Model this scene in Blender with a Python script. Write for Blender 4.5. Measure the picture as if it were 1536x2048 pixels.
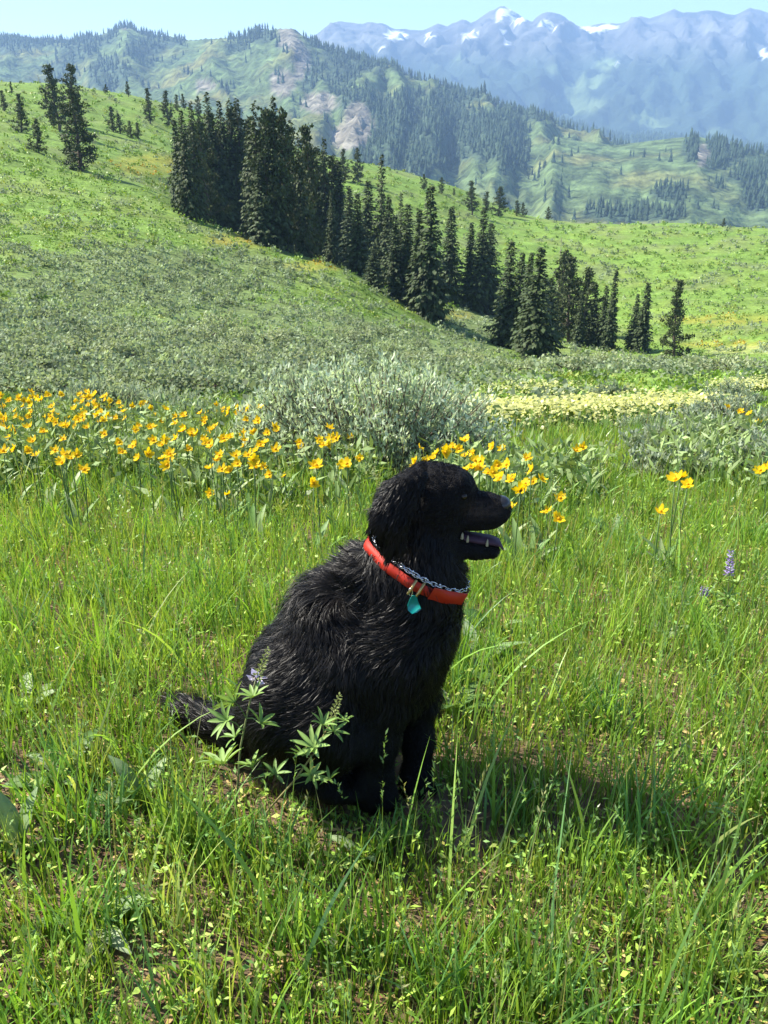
import bpy, math, random
import numpy as np
from mathutils import Vector, Matrix

R = math.radians
rng = np.random.default_rng(11)
random.seed(11)
for _o in list(bpy.data.objects):
    bpy.data.objects.remove(_o)
SC = bpy.context.scene
COL = SC.collection

# ------------------------------------------------------------------ camera
FPX, CX, CY = 1771.0, 768.0, 1024.0          # focal length and centre in photo pixels
CAMZ = 1.33
PITCH = math.atan(764.0 / FPX)
cam_d = bpy.data.cameras.new('camera')
cam_d.sensor_fit = 'VERTICAL'
cam_d.sensor_height = 36.0
cam_d.sensor_width = 27.0
cam_d.lens = 36.0 * FPX / 2048.0
cam_d.clip_start = 0.05
cam_d.clip_end = 60000.0
cam = bpy.data.objects.new('camera', cam_d)
cam.location = (0, 0, CAMZ)
cam.rotation_euler = (math.pi / 2 - PITCH, 0, 0)
COL.objects.link(cam)
SC.camera = cam

# ------------------------------------------------------------------ sky, sun, exposure
SUN_EL, SUN_AZ = 46.0, -72.0                 # azimuth clockwise from +Y (the view direction)
world = bpy.data.worlds.new('World')
SC.world = world
world.use_nodes = True
wn = world.node_tree
wn.nodes.clear()
w_out = wn.nodes.new('ShaderNodeOutputWorld')
w_bg = wn.nodes.new('ShaderNodeBackground')
w_sky = wn.nodes.new('ShaderNodeTexSky')
w_sky.sky_type = 'NISHITA'
w_sky.sun_disc = False
w_sky.sun_elevation = R(SUN_EL)
w_sky.sun_rotation = R(SUN_AZ % 360)
w_sky.altitude = 2400
w_sky.air_density = 1.0
w_sky.dust_density = 6.0
w_sky.ozone_density = 2.5
w_bg.inputs['Strength'].default_value = 0.105
wn.links.new(w_sky.outputs[0], w_bg.inputs[0])
wn.links.new(w_bg.outputs[0], w_out.inputs[0])

SUN_DIR = Vector((math.sin(R(SUN_AZ)) * math.cos(R(SUN_EL)), math.cos(R(SUN_AZ)) * math.cos(R(SUN_EL)), math.sin(R(SUN_EL))))
sun_d = bpy.data.lights.new('sun', 'SUN')
sun_d.energy = 5.0
sun_d.angle = R(0.53)
sun_d.color = (1.0, 0.94, 0.82)
sun = bpy.data.objects.new('sun', sun_d)
sun.rotation_euler = SUN_DIR.to_track_quat('Z', 'Y').to_euler()
sun.location = (-30, 10, 40)
COL.objects.link(sun)

SC.view_settings.view_transform = 'Standard'
SC.view_settings.look = 'None'
SC.view_settings.exposure = 1.42
SC.view_settings.gamma = 1.0
SC.view_settings.use_curve_mapping = False
SC.render.engine = 'CYCLES'
SC.cycles.max_bounces = 6
SC.cycles.diffuse_bounces = 3
SC.cycles.glossy_bounces = 2
SC.cycles.transmission_bounces = 3
SC.cycles.transparent_max_bounces = 4
SC.cycles.volume_bounces = 1
SC.cycles.use_denoising = True
SC.cycles.caustics_reflective = False
SC.cycles.caustics_refractive = False

# ------------------------------------------------------------------ helpers
CP, SP = math.cos(PITCH), math.sin(PITCH)

def ray(px, py):
    r, u = (np.asarray(px, float) - CX) / FPX, -(np.asarray(py, float) - CY) / FPX
    return r, CP + u * SP, -SP + u * CP

def at(px, py, D):
    """the point whose distance along +Y is D, seen at photo pixel (px, py)"""
    x, y, z = ray(px, py)
    k = D / y
    return np.array([x * k, D + 0 * k, CAMZ + z * k])

def project(x, y, z):
    f = y * CP - (z - CAMZ) * SP
    u = y * SP + (z - CAMZ) * CP
    return CX + FPX * x / f, CY - FPX * u / f

_perm = np.random.default_rng(5).permutation(512)
_perm = np.concatenate([_perm, _perm, _perm])
_grad = np.stack([np.cos(np.arange(512) * 0.7853 * 3.1), np.sin(np.arange(512) * 0.7853 * 3.1)], 1)

def perlin(x, y):
    x = np.asarray(x, float); y = np.asarray(y, float)
    xi, yi = np.floor(x).astype(int), np.floor(y).astype(int)
    xf, yf = x - xi, y - yi
    u, v = xf * xf * xf * (xf * (xf * 6 - 15) + 10), yf * yf * yf * (yf * (yf * 6 - 15) + 10)
    def g(ix, iy, dx, dy):
        h = _perm[_perm[ix & 511] + (iy & 511)]
        gg = _grad[h]
        return gg[..., 0] * dx + gg[..., 1] * dy
    a = g(xi, yi, xf, yf); b = g(xi + 1, yi, xf - 1, yf)
    c = g(xi, yi + 1, xf, yf - 1); d = g(xi + 1, yi + 1, xf - 1, yf - 1)
    return (a + u * (b - a)) * (1 - v) + (c + u * (d - c)) * v

def fbm(x, y, octaves=4, gain=0.5, ridged=False):
    s, amp, f, tot = 0, 1.0, 1.0, 0
    for i in range(octaves):
        n = perlin(np.asarray(x) * f + 17.3 * i, np.asarray(y) * f - 9.1 * i) * 1.5
        if ridged:
            n = 1 - 2 * np.abs(n)
        s = s + n * amp
        tot += amp
        amp *= gain; f *= 2.03
    return s / tot

def np_mesh(name, V, tris=None, quads=None, col=None, smooth=False, mats=None, matidx=None):
    me = bpy.data.meshes.new(name)
    V = np.asarray(V, np.float32).reshape(-1, 3)
    tris = np.zeros((0, 3), np.int32) if tris is None else np.asarray(tris, np.int32).reshape(-1, 3)
    quads = np.zeros((0, 4), np.int32) if quads is None else np.asarray(quads, np.int32).reshape(-1, 4)
    me.vertices.add(len(V)); me.vertices.foreach_set('co', V.ravel())
    idx = np.concatenate([tris.ravel(), quads.ravel()])
    tot = np.concatenate([np.full(len(tris), 3, np.int32), np.full(len(quads), 4, np.int32)])
    st = np.concatenate([[0], np.cumsum(tot)[:-1]]).astype(np.int32) if len(tot) else np.zeros(0, np.int32)
    me.loops.add(len(idx)); me.loops.foreach_set('vertex_index', idx.astype(np.int32))
    me.polygons.add(len(tot)); me.polygons.foreach_set('loop_start', st)
    me.polygons.foreach_set('loop_total', tot)
    if smooth:
        me.polygons.foreach_set('use_smooth', np.ones(len(tot), bool))
    if col is not None:
        ca = me.color_attributes.new('Col', 'FLOAT_COLOR', 'POINT')
        c = np.ones((len(V), 4), np.float32); c[:, :3] = np.asarray(col, np.float32)[:, :3]
        ca.data.foreach_set('color', c.ravel())
    me.update(calc_edges=True)
    me.validate()
    for m in (mats or []):
        me.materials.append(m)
    return me

def link(name, me, parent=None, kind=None, label=None, cat=None, group=None, loc=None):
    o = bpy.data.objects.new(name, me)
    COL.objects.link(o)
    if parent is not None:
        o.parent = parent
    if loc is not None:
        o.location = loc
    tag(o, label, cat, group, kind)
    return o

def tag(o, label=None, cat=None, group=None, kind=None):
    if label: o['label'] = label
    if cat: o['category'] = cat
    if group: o['group'] = group
    if kind: o['kind'] = kind
    return o

def node_mat(name):
    m = bpy.data.materials.new(name)
    m.use_nodes = True
    nt = m.node_tree
    nt.nodes.clear()
    return m, nt, nt.nodes, nt.links

def attr_mat(name, rough=0.6, spec=0.25, translucent=0.0, tint=(1, 1, 1), noise=None, bump=None, attr='Col', tgain=1.0, tcol=(1.15, 1.1, .45)):
    """colour from the mesh's own colour attribute, a little procedural mottling, optional leaf translucency"""
    m, nt, N, L = node_mat(name)
    out = N.new('ShaderNodeOutputMaterial')
    a = N.new('ShaderNodeAttribute'); a.attribute_name = attr
    colour = a.outputs['Color']
    if noise:
        tc = N.new('ShaderNodeTexCoord')
        tx = N.new('ShaderNodeTexNoise'); tx.inputs['Scale'].default_value = noise[0]; tx.inputs['Detail'].default_value = 3
        L.new(tc.outputs['Object'], tx.inputs['Vector'])
        mr = N.new('ShaderNodeMapRange'); mr.inputs[3].default_value = 1 - noise[1]; mr.inputs[4].default_value = 1 + noise[1]
        mr.inputs[1].default_value = 0.3; mr.inputs[2].default_value = 0.7
        L.new(tx.outputs['Fac'], mr.inputs[0])
        mx = N.new('ShaderNodeVectorMath'); mx.operation = 'SCALE'
        L.new(colour, mx.inputs[0]); L.new(mr.outputs[0], mx.inputs['Scale'])
        colour = mx.outputs[0]
    p = N.new('ShaderNodeBsdfPrincipled')
    p.inputs['Roughness'].default_value = rough
    p.inputs['Specular IOR Level'].default_value = spec
    L.new(colour, p.inputs['Base Color'])
    if bump:
        tc2 = N.new('ShaderNodeTexCoord')
        t2 = N.new('ShaderNodeTexNoise'); t2.inputs['Scale'].default_value = bump[0]; t2.inputs['Detail'].default_value = 5
        L.new(tc2.outputs['Object'], t2.inputs['Vector'])
        b = N.new('ShaderNodeBump'); b.inputs['Strength'].default_value = bump[1]; b.inputs['Distance'].default_value = bump[2]
        L.new(t2.outputs['Fac'], b.inputs['Height']); L.new(b.outputs[0], p.inputs['Normal'])
    if translucent > 0:
        t = N.new('ShaderNodeBsdfTranslucent')
        tm = N.new('ShaderNodeVectorMath'); tm.operation = 'MULTIPLY'
        tm.inputs[1].default_value = (tcol[0] * tgain, tcol[1] * tgain, tcol[2] * tgain)
        L.new(colour, tm.inputs[0]); L.new(tm.outputs[0], t.inputs['Color'])
        mixs = N.new('ShaderNodeMixShader'); mixs.inputs[0].default_value = translucent
        L.new(p.outputs[0], mixs.inputs[1]); L.new(t.outputs[0], mixs.inputs[2])
        L.new(mixs.outputs[0], out.inputs['Surface'])
    else:
        L.new(p.outputs[0], out.inputs['Surface'])
    return m

def plain_mat(name, color, rough=0.5, spec=0.4, metallic=0.0, noise=None, coat=0.0):
    m, nt, N, L = node_mat(name)
    out = N.new('ShaderNodeOutputMaterial')
    p = N.new('ShaderNodeBsdfPrincipled')
    p.inputs['Roughness'].default_value = rough
    p.inputs['Specular IOR Level'].default_value = spec
    p.inputs['Metallic'].default_value = metallic
    p.inputs['Coat Weight'].default_value = coat
    p.inputs['Base Color'].default_value = (*color, 1)
    if noise:
        tc = N.new('ShaderNodeTexCoord')
        tx = N.new('ShaderNodeTexNoise'); tx.inputs['Scale'].default_value = noise[0]; tx.inputs['Detail'].default_value = 4
        L.new(tc.outputs['Object'], tx.inputs['Vector'])
        cr = N.new('ShaderNodeValToRGB')
        cr.color_ramp.elements[0].position = 0.3; cr.color_ramp.elements[1].position = 0.72
        cr.color_ramp.elements[0].color = (*[c * (1 - noise[1]) for c in color], 1)
        cr.color_ramp.elements[1].color = (*[min(1, c * (1 + noise[1])) for c in color], 1)
        L.new(tx.outputs['Fac'], cr.inputs[0]); L.new(cr.outputs[0], p.inputs['Base Color'])
    L.new(p.outputs[0], out.inputs['Surface'])
    return m

def smoothstep(a, b, x):
    t = np.clip((np.asarray(x, float) - a) / (b - a), 0, 1)
    return t * t * (3 - 2 * t)
# ------------------------------------------------------------------ the near ground: one sheet through surveyed points
# (photo pixel x, y, distance along the view): real places on the slope
SURVEY = []
for px in (-300, 300, 768, 1250, 1850):
    SURVEY += [(px, 1300, 2.2), (px, 1150, 3.0), (px, 1000, 4.6), (px, 900, 6.4)]
for px in (-300, 200, 600):
    SURVEY += [(px, 836, 8.6)]
SURVEY += [(830, 845, 8.8), (1000, 870, 9.0), (1250, 868, 9.0), (1600, 850, 9.3), (1900, 845, 9.5)]
DIP = [(-300, 14, -4.2), (100, 14, -4.1), (400, 14, -4.0), (680, 14, -3.8)]       # hidden swale behind the flowers
SURVEY += [(-300, 765, 26), (0, 765, 27), (300, 770, 27), (560, 780, 27), (750, 785, 26),
           (950, 815, 14), (1200, 820, 13.5), (1500, 818, 14), (1800, 815, 14),
           (900, 775, 24), (1100, 775, 23), (1400, 772, 23), (1800, 765, 23),
           (900, 730, 46), (1150, 738, 44), (1400, 735, 45), (1800, 730, 46),
           # the sage hillside
           (-300, 600, 42), (0, 620, 44), (250, 640, 46), (500, 660, 49), (720, 690, 52), (880, 715, 55),
           (-300, 440, 68), (0, 470, 70), (250, 505, 70), (450, 560, 72), (650, 600, 72), (850, 665, 72),
           (-300, 320, 95), (0, 350, 100), (200, 390, 98), (380, 440, 95), (520, 488, 92), (700, 545, 88), (870, 638, 86), (1000, 692, 80), (1090, 718, 72),
           (-300, 200, 150), (0, 278, 125), (120, 330, 118), (230, 352, 122), (330, 385, 118),
           (0, 225, 175), (150, 262, 170), (250, 275, 178), (340, 300, 175), (250, 232, 215),
           (-300, 120, 240), (0, 166, 240), (100, 171, 245), (200, 184, 250), (300, 203, 258), (400, 232, 262),
           # far side of the gully
           (1210, 702, 92), (1350, 716, 84), (1550, 705, 80), (1850, 690, 80),
           (1300, 640, 118), (1536, 635, 116), (1850, 620, 116), (1150, 600, 140), (1400, 575, 145), (1850, 560, 145),
           (1000, 540, 150), (1200, 520, 172), (1450, 510, 175), (1850, 500, 175),
           (1000, 470, 200), (1200, 470, 205), (1000, 434, 232), (1100, 441, 236), (1300, 448, 240), (1420, 453, 240), (1536, 463, 240), (1850, 480, 240),
           (960, 400, 290), (880, 386, 300), (800, 373, 310), (720, 366, 320)]
PTS = [at(*s) for s in SURVEY] + [np.array([(px - CX) / FPX / CP * d, d, z]) for px, d, z in DIP]
for xx in (-3, -1, 0, 1, 3):
    PTS += [np.array([xx, 1.5, 0.0]), np.array([xx * .8, 0.6, 0.02]), np.array([xx * .6, -1.5, 0.05]), np.array([xx * .4, -4, 0.1])]
for px, d in ((-300, 330), (100, 330), (400, 330)):
    PTS.append(np.array([(px - CX) / FPX * d, d, 0.0]))
for px in (-300, 200, 600, 1000, 1400, 1850):
    PTS.append(np.array([(px - CX) / FPX * 430, 430.0, -75.0]))
for px in (1000, 1400, 1850):
    PTS.append(np.array([(px - CX) / FPX * 310, 310.0, -42.0 + (1000 == px) * 8]))
# gully behind the grove
for px, py, d in ((470, 440, 120), (620, 480, 115), (760, 520, 112), (900, 560, 112)):
    p = at(px, py, d); p[2] -= 3.0; PTS.append(p)
for px, py, d in ((520, 372, 200), (640, 400, 190), (760, 420, 190), (880, 450, 190)):
    PTS.append(at(px, py, d))
PTS = np.array(PTS)

def _uv(x, y):
    return np.stack([np.asarray(x) / (y + 6.0) * 2.2, np.log(np.asarray(y) + 6.0)], -1)

def _tps(d2):
    return 0.5 * d2 * np.log(d2 + 1e-12)

_cu = _uv(PTS[:, 0], PTS[:, 1])
_cw = (PTS[:, 2] - CAMZ) / (PTS[:, 1] + 6.0)
_nct = len(_cu)
_A = np.zeros((_nct + 3, _nct + 3))
_A[:_nct, :_nct] = _tps(((_cu[:, None] - _cu[None]) ** 2).sum(-1)) + np.eye(_nct) * 0.004
_A[:_nct, _nct] = 1; _A[:_nct, _nct + 1:] = _cu; _A[_nct, :_nct] = 1; _A[_nct + 1:, :_nct] = _cu.T
_wts = np.linalg.solve(_A, np.concatenate([_cw, [0, 0, 0]]))

def ground_base(x, y):
    x = np.asarray(x, float); y = np.asarray(y, float)
    sh = np.broadcast(x, y).shape
    x = np.broadcast_to(x, sh).ravel(); y = np.broadcast_to(y, sh).ravel()
    out = np.empty(len(x))
    for i in range(0, len(x), 20000):
        q = _uv(x[i:i + 20000], y[i:i + 20000])
        d2 = ((q[:, None] - _cu[None]) ** 2).sum(-1)
        out[i:i + 20000] = _tps(d2) @ _wts[:_nct] + _wts[_nct] + q @ _wts[_nct + 1:]
    return (out * (y + 6.0) + CAMZ).reshape(sh)

def ground_z(x, y):
    x = np.asarray(x, float); y = np.asarray(y, float)
    z = ground_base(x, y)
    yy = np.clip(y, 0, 400)
    z = z + fbm(x * 1.7, y * 1.7, 3) * 0.018 * smoothstep(12, 5, yy)
    z = z + fbm(x * 0.35 + 5, y * 0.35, 3) * 0.16 * smoothstep(8, 30, yy)
    z = z + fbm(x * 0.06 + 2, y * 0.06, 3) * 0.9 * smoothstep(35, 110, yy)
    return z

_na, _nr = 250, 290
_ys = np.exp(np.linspace(math.log(6 - 4.5), math.log(6 + 440), _nr)) - 6
_as = np.linspace(-1.0, 1.0, _na)
_gx = _as[None, :] * (_ys[:, None] + 6.0) * np.interp(_ys, [-4, 20, 60, 440], [1.6, 1.0, .75, .72])[:, None]
_gy = np.repeat(_ys[:, None], _na, 1)
_gz = ground_z(_gx, _gy)

def hit_ground(px, py, h=0.0, ymax=430.0, ymin=0.3):
    """first place where the ray through a photo pixel comes down to height h above the ground"""
    rx, ry, rz = ray(px, py)
    ys = np.exp(np.linspace(math.log(ymin + 6), math.log(ymax + 6), 700)) - 6
    k = ys / ry
    X, Z = rx * k, CAMZ + rz * k
    g = ground_z(X, ys) + h
    b = np.nonzero(Z <= g)[0]
    if len(b) == 0:
        return None
    i = b[0]
    if i == 0:
        return np.array([X[0], ys[0], g[0] - h])
    t = (Z[i - 1] - g[i - 1]) / ((Z[i - 1] - g[i - 1]) - (Z[i] - g[i]) + 1e-12)
    y = ys[i - 1] + t * (ys[i] - ys[i - 1])
    x = rx * y / ry
    return np.array([x, y, float(ground_z(x, y))])

# what covers the ground where: fractions used for colour and for scattering plants
GPX, GPY = project(_gx, np.maximum(_gy, 0.4), _gz)

def blobs(px, py, lst):
    m = np.zeros(np.shape(px))
    for cx, cy, rx, ry in lst:
        m = np.maximum(m, smoothstep(1.0, 0.45, np.sqrt(((px - cx) / rx) ** 2 + ((py - cy) / ry) ** 2)))
    return m

SAGE_BLOBS = [(100, 680, 620, 120), (450, 690, 520, 130), (300, 560, 400, 90), (820, 700, 260, 70), (1150, 736, 400, 16),
              (980, 650, 160, 60)]
YELLOW_BLOBS = [(480, 480, 110, 22), (640, 530, 90, 18), (1450, 640, 160, 14), (300, 330, 100, 30), (1450, 690, 140, 10), (1260, 300, 10, 5),
                (900, 630, 60, 14), (870, 720, 160, 14)]
CREAM_BLOBS = [(1040, 862, 220, 16), (1210, 852, 180, 14), (1350, 838, 130, 9), (1500, 790, 110, 10), (1500, 700, 120, 12), (1060, 800, 120, 6)]

def cover(x, y, z):
    px, py = project(x, np.maximum(y, 0.4), z)
    n1 = fbm(x * 0.09 + 3, y * 0.09, 4); n2 = fbm(x * 0.5, y * 0.5 + 8, 3)
    far = smoothstep(9, 16, y)
    sage = np.clip(blobs(px, py, SAGE_BLOBS) * .95 + 0.9 * n1 + 0.45 * n2, 0, 1) * far
    sage = np.clip(sage + 0.42 * smoothstep(-.1, .5, n1 + .6 * n2) * far, 0, 1)
    yel = np.clip(blobs(px, py, YELLOW_BLOBS) * (0.7 + 1.2 * n2), 0, 1) * far
    cream = np.clip(blobs(px, py, CREAM_BLOBS) * (0.75 + 1.6 * n2), 0, 1) * smoothstep(7.2, 8.4, y)
    return sage, yel, cream, n1, n2

def cover_colour(x, y, z):
    sage, yel, cream, n1, n2 = cover(x, y, z)
    far = smoothstep(5, 14, y)[..., None]
    soil = np.array([.15, .105, .066]) + 0 * x[..., None]
    mead = np.array([.125, .205, .035]) * (1 + 0.35 * n2[..., None]) + np.array([.05, .035, .0]) * smoothstep(-.2, .5, n1)[..., None]
    c = mead
    c = c * (1 - .8 * sage[..., None]) + np.array([.115, .15, .062]) * .8 * sage[..., None]  # ground under sage darkened, painting in the shaded gaps between bushes
    c = c * (1 - .5 * yel[..., None]) + np.array([.34, .27, .03]) * .5 * yel[..., None]
    c = c * (1 - .45 * cream[..., None]) + np.array([.42, .42, .16]) * .45 * cream[..., None]
    return np.clip(soil * (1 - far) + c * far, .01, 1)

_gc = cover_colour(_gx, _gy, _gz)
_ii = (np.arange(_nr - 1)[:, None] * _na + np.arange(_na - 1)[None]).ravel()
_q = np.stack([_ii, _ii + 1, _ii + _na + 1, _ii + _na], 1)

def ground_material():
    m, nt, N, L = node_mat('hillside_earth')
    out = N.new('ShaderNodeOutputMaterial'); p = N.new('ShaderNodeBsdfPrincipled')
    p.inputs['Roughness'].default_value = 0.9; p.inputs['Specular IOR Level'].default_value = 0.15
    a = N.new('ShaderNodeAttribute'); a.attribute_name = 'Col'
    tc = N.new('ShaderNodeTexCoord')
    col = a.outputs['Color']
    for sc, amt, det in ((38.0, .45, 5), (2.2, .32, 6), (0.35, .22, 4)):
        tx = N.new('ShaderNodeTexNoise'); tx.inputs['Scale'].default_value = sc; tx.inputs['Detail'].default_value = det
        L.new(tc.outputs['Object'], tx.inputs['Vector'])
        mr = N.new('ShaderNodeMapRange'); mr.inputs[1].default_value = .32; mr.inputs[2].default_value = .68
        mr.inputs[3].default_value = 1 - amt; mr.inputs[4].default_value = 1 + amt
        L.new(tx.outputs['Fac'], mr.inputs[0])
        mx = N.new('ShaderNodeVectorMath'); mx.operation = 'SCALE'
        L.new(col, mx.inputs[0]); L.new(mr.outputs[0], mx.inputs['Scale']); col = mx.outputs[0]
    L.new(col, p.inputs['Base Color'])
    t2 = N.new('ShaderNodeTexNoise'); t2.inputs['Scale'].default_value = 3.0; t2.inputs['Detail'].default_value = 8
    L.new(tc.outputs['Object'], t2.inputs['Vector'])
    b = N.new('ShaderNodeBump'); b.inputs['Strength'].default_value = .7; b.inputs['Distance'].default_value = .12
    L.new(t2.outputs['Fac'], b.inputs['Height']); L.new(b.outputs[0], p.inputs['Normal'])
    L.new(p.outputs[0], out.inputs['Surface'])
    return m

link('ground', np_mesh('ground', np.stack([_gx, _gy, _gz], -1), quads=_q, col=_gc.reshape(-1, 3), smooth=True, mats=[ground_material()]), kind='structure')

# ------------------------------------------------------------------ the valley floor and the mountains
def valley_material():
    m, nt, N, L = node_mat('valley_forest_floor')
    out = N.new('ShaderNodeOutputMaterial'); p = N.new('ShaderNodeBsdfPrincipled')
    p.inputs['Roughness'].default_value = .95; p.inputs['Specular IOR Level'].default_value = .1
    tc = N.new('ShaderNodeTexCoord'); tx = N.new('ShaderNodeTexNoise')
    tx.inputs['Scale'].default_value = .0012; tx.inputs['Detail'].default_value = 8
    L.new(tc.outputs['Object'], tx.inputs['Vector'])
    cr = N.new('ShaderNodeValToRGB'); e = cr.color_ramp.elements
    e[0].position = .42; e[0].color = (.03, .05, .03, 1); e[1].position = .64; e[1].color = (.12, .18, .06, 1)
    L.new(tx.outputs['Fac'], cr.inputs[0]); L.new(cr.outputs[0], p.inputs['Base Color']); L.new(p.outputs[0], out.inputs['Surface'])
    return m
_vx = np.array([-6300, 6300, 6300, -6300.]); _vy = np.array([-2000, -2000, 6300, 6300.])
link('valley_floor', np_mesh('valley_floor', np.stack([_vx, _vy, np.full(4, -190.)], 1), quads=[[0, 1, 2, 3]], mats=[valley_material()]), kind='structure')

def crest(points, D):
    p = np.array([at(px, py, d) for (px, py), d in zip(points, np.broadcast_to(D, len(points)))])
    return p[:, 0] / p[:, 1], p[:, 2], p[:, 1]

def interp_smooth(x, xp, fp):
    return np.interp(x, xp, fp)

NEAR_CREST = [(-700, 40), (-400, 60), (-200, 55), (0, 72), (40, 77), (75, 82), (95, 77), (130, 80), (160, 73), (190, 70), (220, 64), (236, 54), (250, 48), (264, 51), (275, 60), (300, 68), (350, 72), (372, 78),
              (420, 75), (490, 71), (520, 60), (545, 56), (580, 53), (596, 62), (620, 78), (640, 88), (700, 108), (760, 128), (830, 152), (900, 174), (960, 194), (1020, 216), (1080, 240), (1140, 256),
              (1200, 275), (1280, 300), (1400, 330), (1536, 360), (1800, 420), (2300, 480)]
a_c, z_c, d_c = crest(NEAR_CREST, np.interp([p[0] for p in NEAR_CREST], [0, 250, 580, 1100, 1536], [2900, 2700, 2150, 1900, 1800]))
BACK_CREST = [(-700, 420), (700, 330), (900, 250), (1000, 216), (1060, 222), (1110, 232), (1180, 252), (1250, 272), (1300, 268), (1400, 275), (1536, 292), (1800, 300), (2300, 330)]
a_b, z_b, d_b = crest(BACK_CREST, 3300)
HILL_CREST = [(-700, 700), (700, 640), (900, 520), (1000, 415), (1060, 335), (1110, 272), (1150, 280), (1230, 290), (1300, 281), (1360, 274), (1395, 272), (1430, 280), (1480, 292), (1536, 306), (1700, 330), (2300, 380)]
a_h, z_h, d_h = crest(HILL_CREST, 1500)
# rock and screes, woods, as seen on the slopes
ROCK = [(575, 75, 26, 34), (600, 120, 22, 55), (565, 165, 34, 40), (715, 250, 40, 62), (690, 275, 35, 35), (250, 52, 18, 10), (1405, 310, 16, 32), (640, 205, 50, 30), (410, 170, 30, 16)]
WOOD = [(690, 130, 70, 60), (620, 150, 26, 60), (860, 260, 190, 110), (960, 250, 120, 80), (780, 330, 120, 70), (700, 200, 70, 35), (1010, 300, 70, 60), (470, 95, 38, 14), (520, 75, 40, 20), (560, 88, 20, 16),  # blobs below the peak also paint in the spur's shaded right face
        (40, 88, 90, 14), (190, 80, 70, 22), (320, 85, 70, 16), (150, 105, 50, 30), (215, 150, 60, 50), (290, 100, 60, 18), (10, 95, 40, 20), (300, 125, 30, 12), (120, 150, 40, 40), (450, 175, 20, 8),
        (1440, 310, 60, 40), (1500, 350, 60, 30), (1380, 300, 22, 40), (1340, 390, 60, 22), (1270, 430, 160, 20), (1510, 400, 30, 40), (1210, 425, 50, 15), (900, 190, 90, 16), (1050, 235, 70, 16), (760, 140, 80, 12)]
WOOD_OFF = [(800, 155, 75, 20), (980, 215, 60, 16), (740, 165, 40, 24), (1120, 290, 30, 26), (890, 175, 30, 10)]

def spur_noise(a, y, s):
    # spurs and gullies that run down towards the viewer
    n = fbm(a * 14 + s + .5 * fbm(a * 6, y * .0012, 2), y * 0.0008, 5, .52, ridged=True)
    m = fbm(a * 40 + s + y * .0012, y * 0.004 + s, 4, .5, ridged=True)
    return n + .28 * m

def near_h(a, y):
    zc, dc = interp_smooth(a, a_c, z_c), interp_smooth(a, a_c, d_c)
    t = (dc - y) / dc
    fr = zc - np.where(t > 0, (zc + 190) * np.clip(t / .68, 0, 1) ** .85, 0) + np.where(t < 0, t * 900, 0)
    env = smoothstep(0, .10, t) * smoothstep(.72, .4, t)
    za = fr + env * spur_noise(a, y, 3.3) * 46 + smoothstep(0, .02, t) * fbm(a * 110, y * .03, 4, .6, ridged=True) * 7
    zb, db = interp_smooth(a, a_b, z_b), d_b[0]
    tb = (db - y) / db
    zz = zb - np.where(tb > 0, (zb + 190) * np.clip(tb / .6, 0, 1) ** .85, 0) + np.where(tb < 0, tb * 800, 0) + smoothstep(0, .1, tb) * 25 * spur_noise(a, y, 9.0)
    zh, dh = interp_smooth(a, a_h, z_h), d_h[0]
    th = (dh - y) / dh
    zhh = zh - np.where(th > 0, (zh + 190) * np.clip(th / .62, 0, 1) ** 1.0, 0) + np.where(th < 0, th * 420, 0) + smoothstep(0.0, .15, th) * smoothstep(.7, .5, th) * 13 * spur_noise(a * .8, y, 21.0)
    return np.maximum(np.maximum(za, zz), zhh)

_mna, _mnr = 380, 250
_ma = np.linspace(-.95, .95, _mna)
_my = np.concatenate([np.linspace(520, 1560, 100), np.linspace(1570, 3450, 145)])
_mX = _ma[None] * _my[:, None]; _mY = np.repeat(_my[:, None], _mna, 1)
_mZ = near_h(np.repeat(_ma[None], len(_my), 0), _mY)

def grid_normals(X, Y, Z):
    P = np.stack([X, Y, Z], -1)
    du = np.gradient(P, axis=1); dv = np.gradient(P, axis=0)
    n = np.cross(du, dv); n /= np.linalg.norm(n, axis=-1, keepdims=True)
    return n

_mN = grid_normals(_mX, _mY, _mZ)
_mpx, _mpy = project(_mX, _mY, _mZ)
_nA = fbm(_mX * .006, _mY * .006, 4); _nB = fbm(_mX * .02 + 4, _mY * .012, 4)
_shade = _mN[..., 0] * .9 + _mN[..., 1] * -.1
_wood = blobs(_mpx, _mpy, WOOD) * 1.0 + .45 * _nA + .5 * _nB + smoothstep(-.02, .30, _shade) * .40 - .42 - 1.0 * blobs(_mpx, _mpy, WOOD_OFF)
_wood = smoothstep(.12, .38, _wood)
_wood = np.maximum(_wood, smoothstep(2500, 2560, _mY) * smoothstep(850, 950, _mpx) * (.75 + .5 * _nB))
_rock = smoothstep(.25, .65, blobs(_mpx, _mpy, ROCK) * (1 + .7 * _nB) + .15 * _nA)
_grassc = np.array([.078, .115, .045]) * (1 + .6 * _nB[..., None]) + np.array([.05, .02, .0]) * smoothstep(-.1, .5, _nA)[..., None]
_mc = _grassc * (1 - _wood[..., None]) + np.array([.045, .07, .04]) * _wood[..., None]
_rockc = np.array([.175, .158, .13]) * (1 + .8 * fbm(_mX * .05, _mY * .012, 3)[..., None])
_mc = _mc * (1 - .9 * _rock[..., None]) + _rockc * .9 * _rock[..., None]
_jj = (np.arange(len(_my) - 1)[:, None] * _mna + np.arange(_mna - 1)[None]).ravel()
link('mountain_ridge', np_mesh('mountain_ridge', np.stack([_mX, _mY, _mZ], -1), quads=np.stack([_jj, _jj + 1, _jj + _mna + 1, _jj + _mna], 1), col=np.clip(_mc, .01, 1).reshape(-1, 3), smooth=True,
     mats=[attr_mat('mountain_slope', .95, .1, noise=(.05, .55), bump=(.04, 1.0, 14.0))]), kind='structure')

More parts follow.
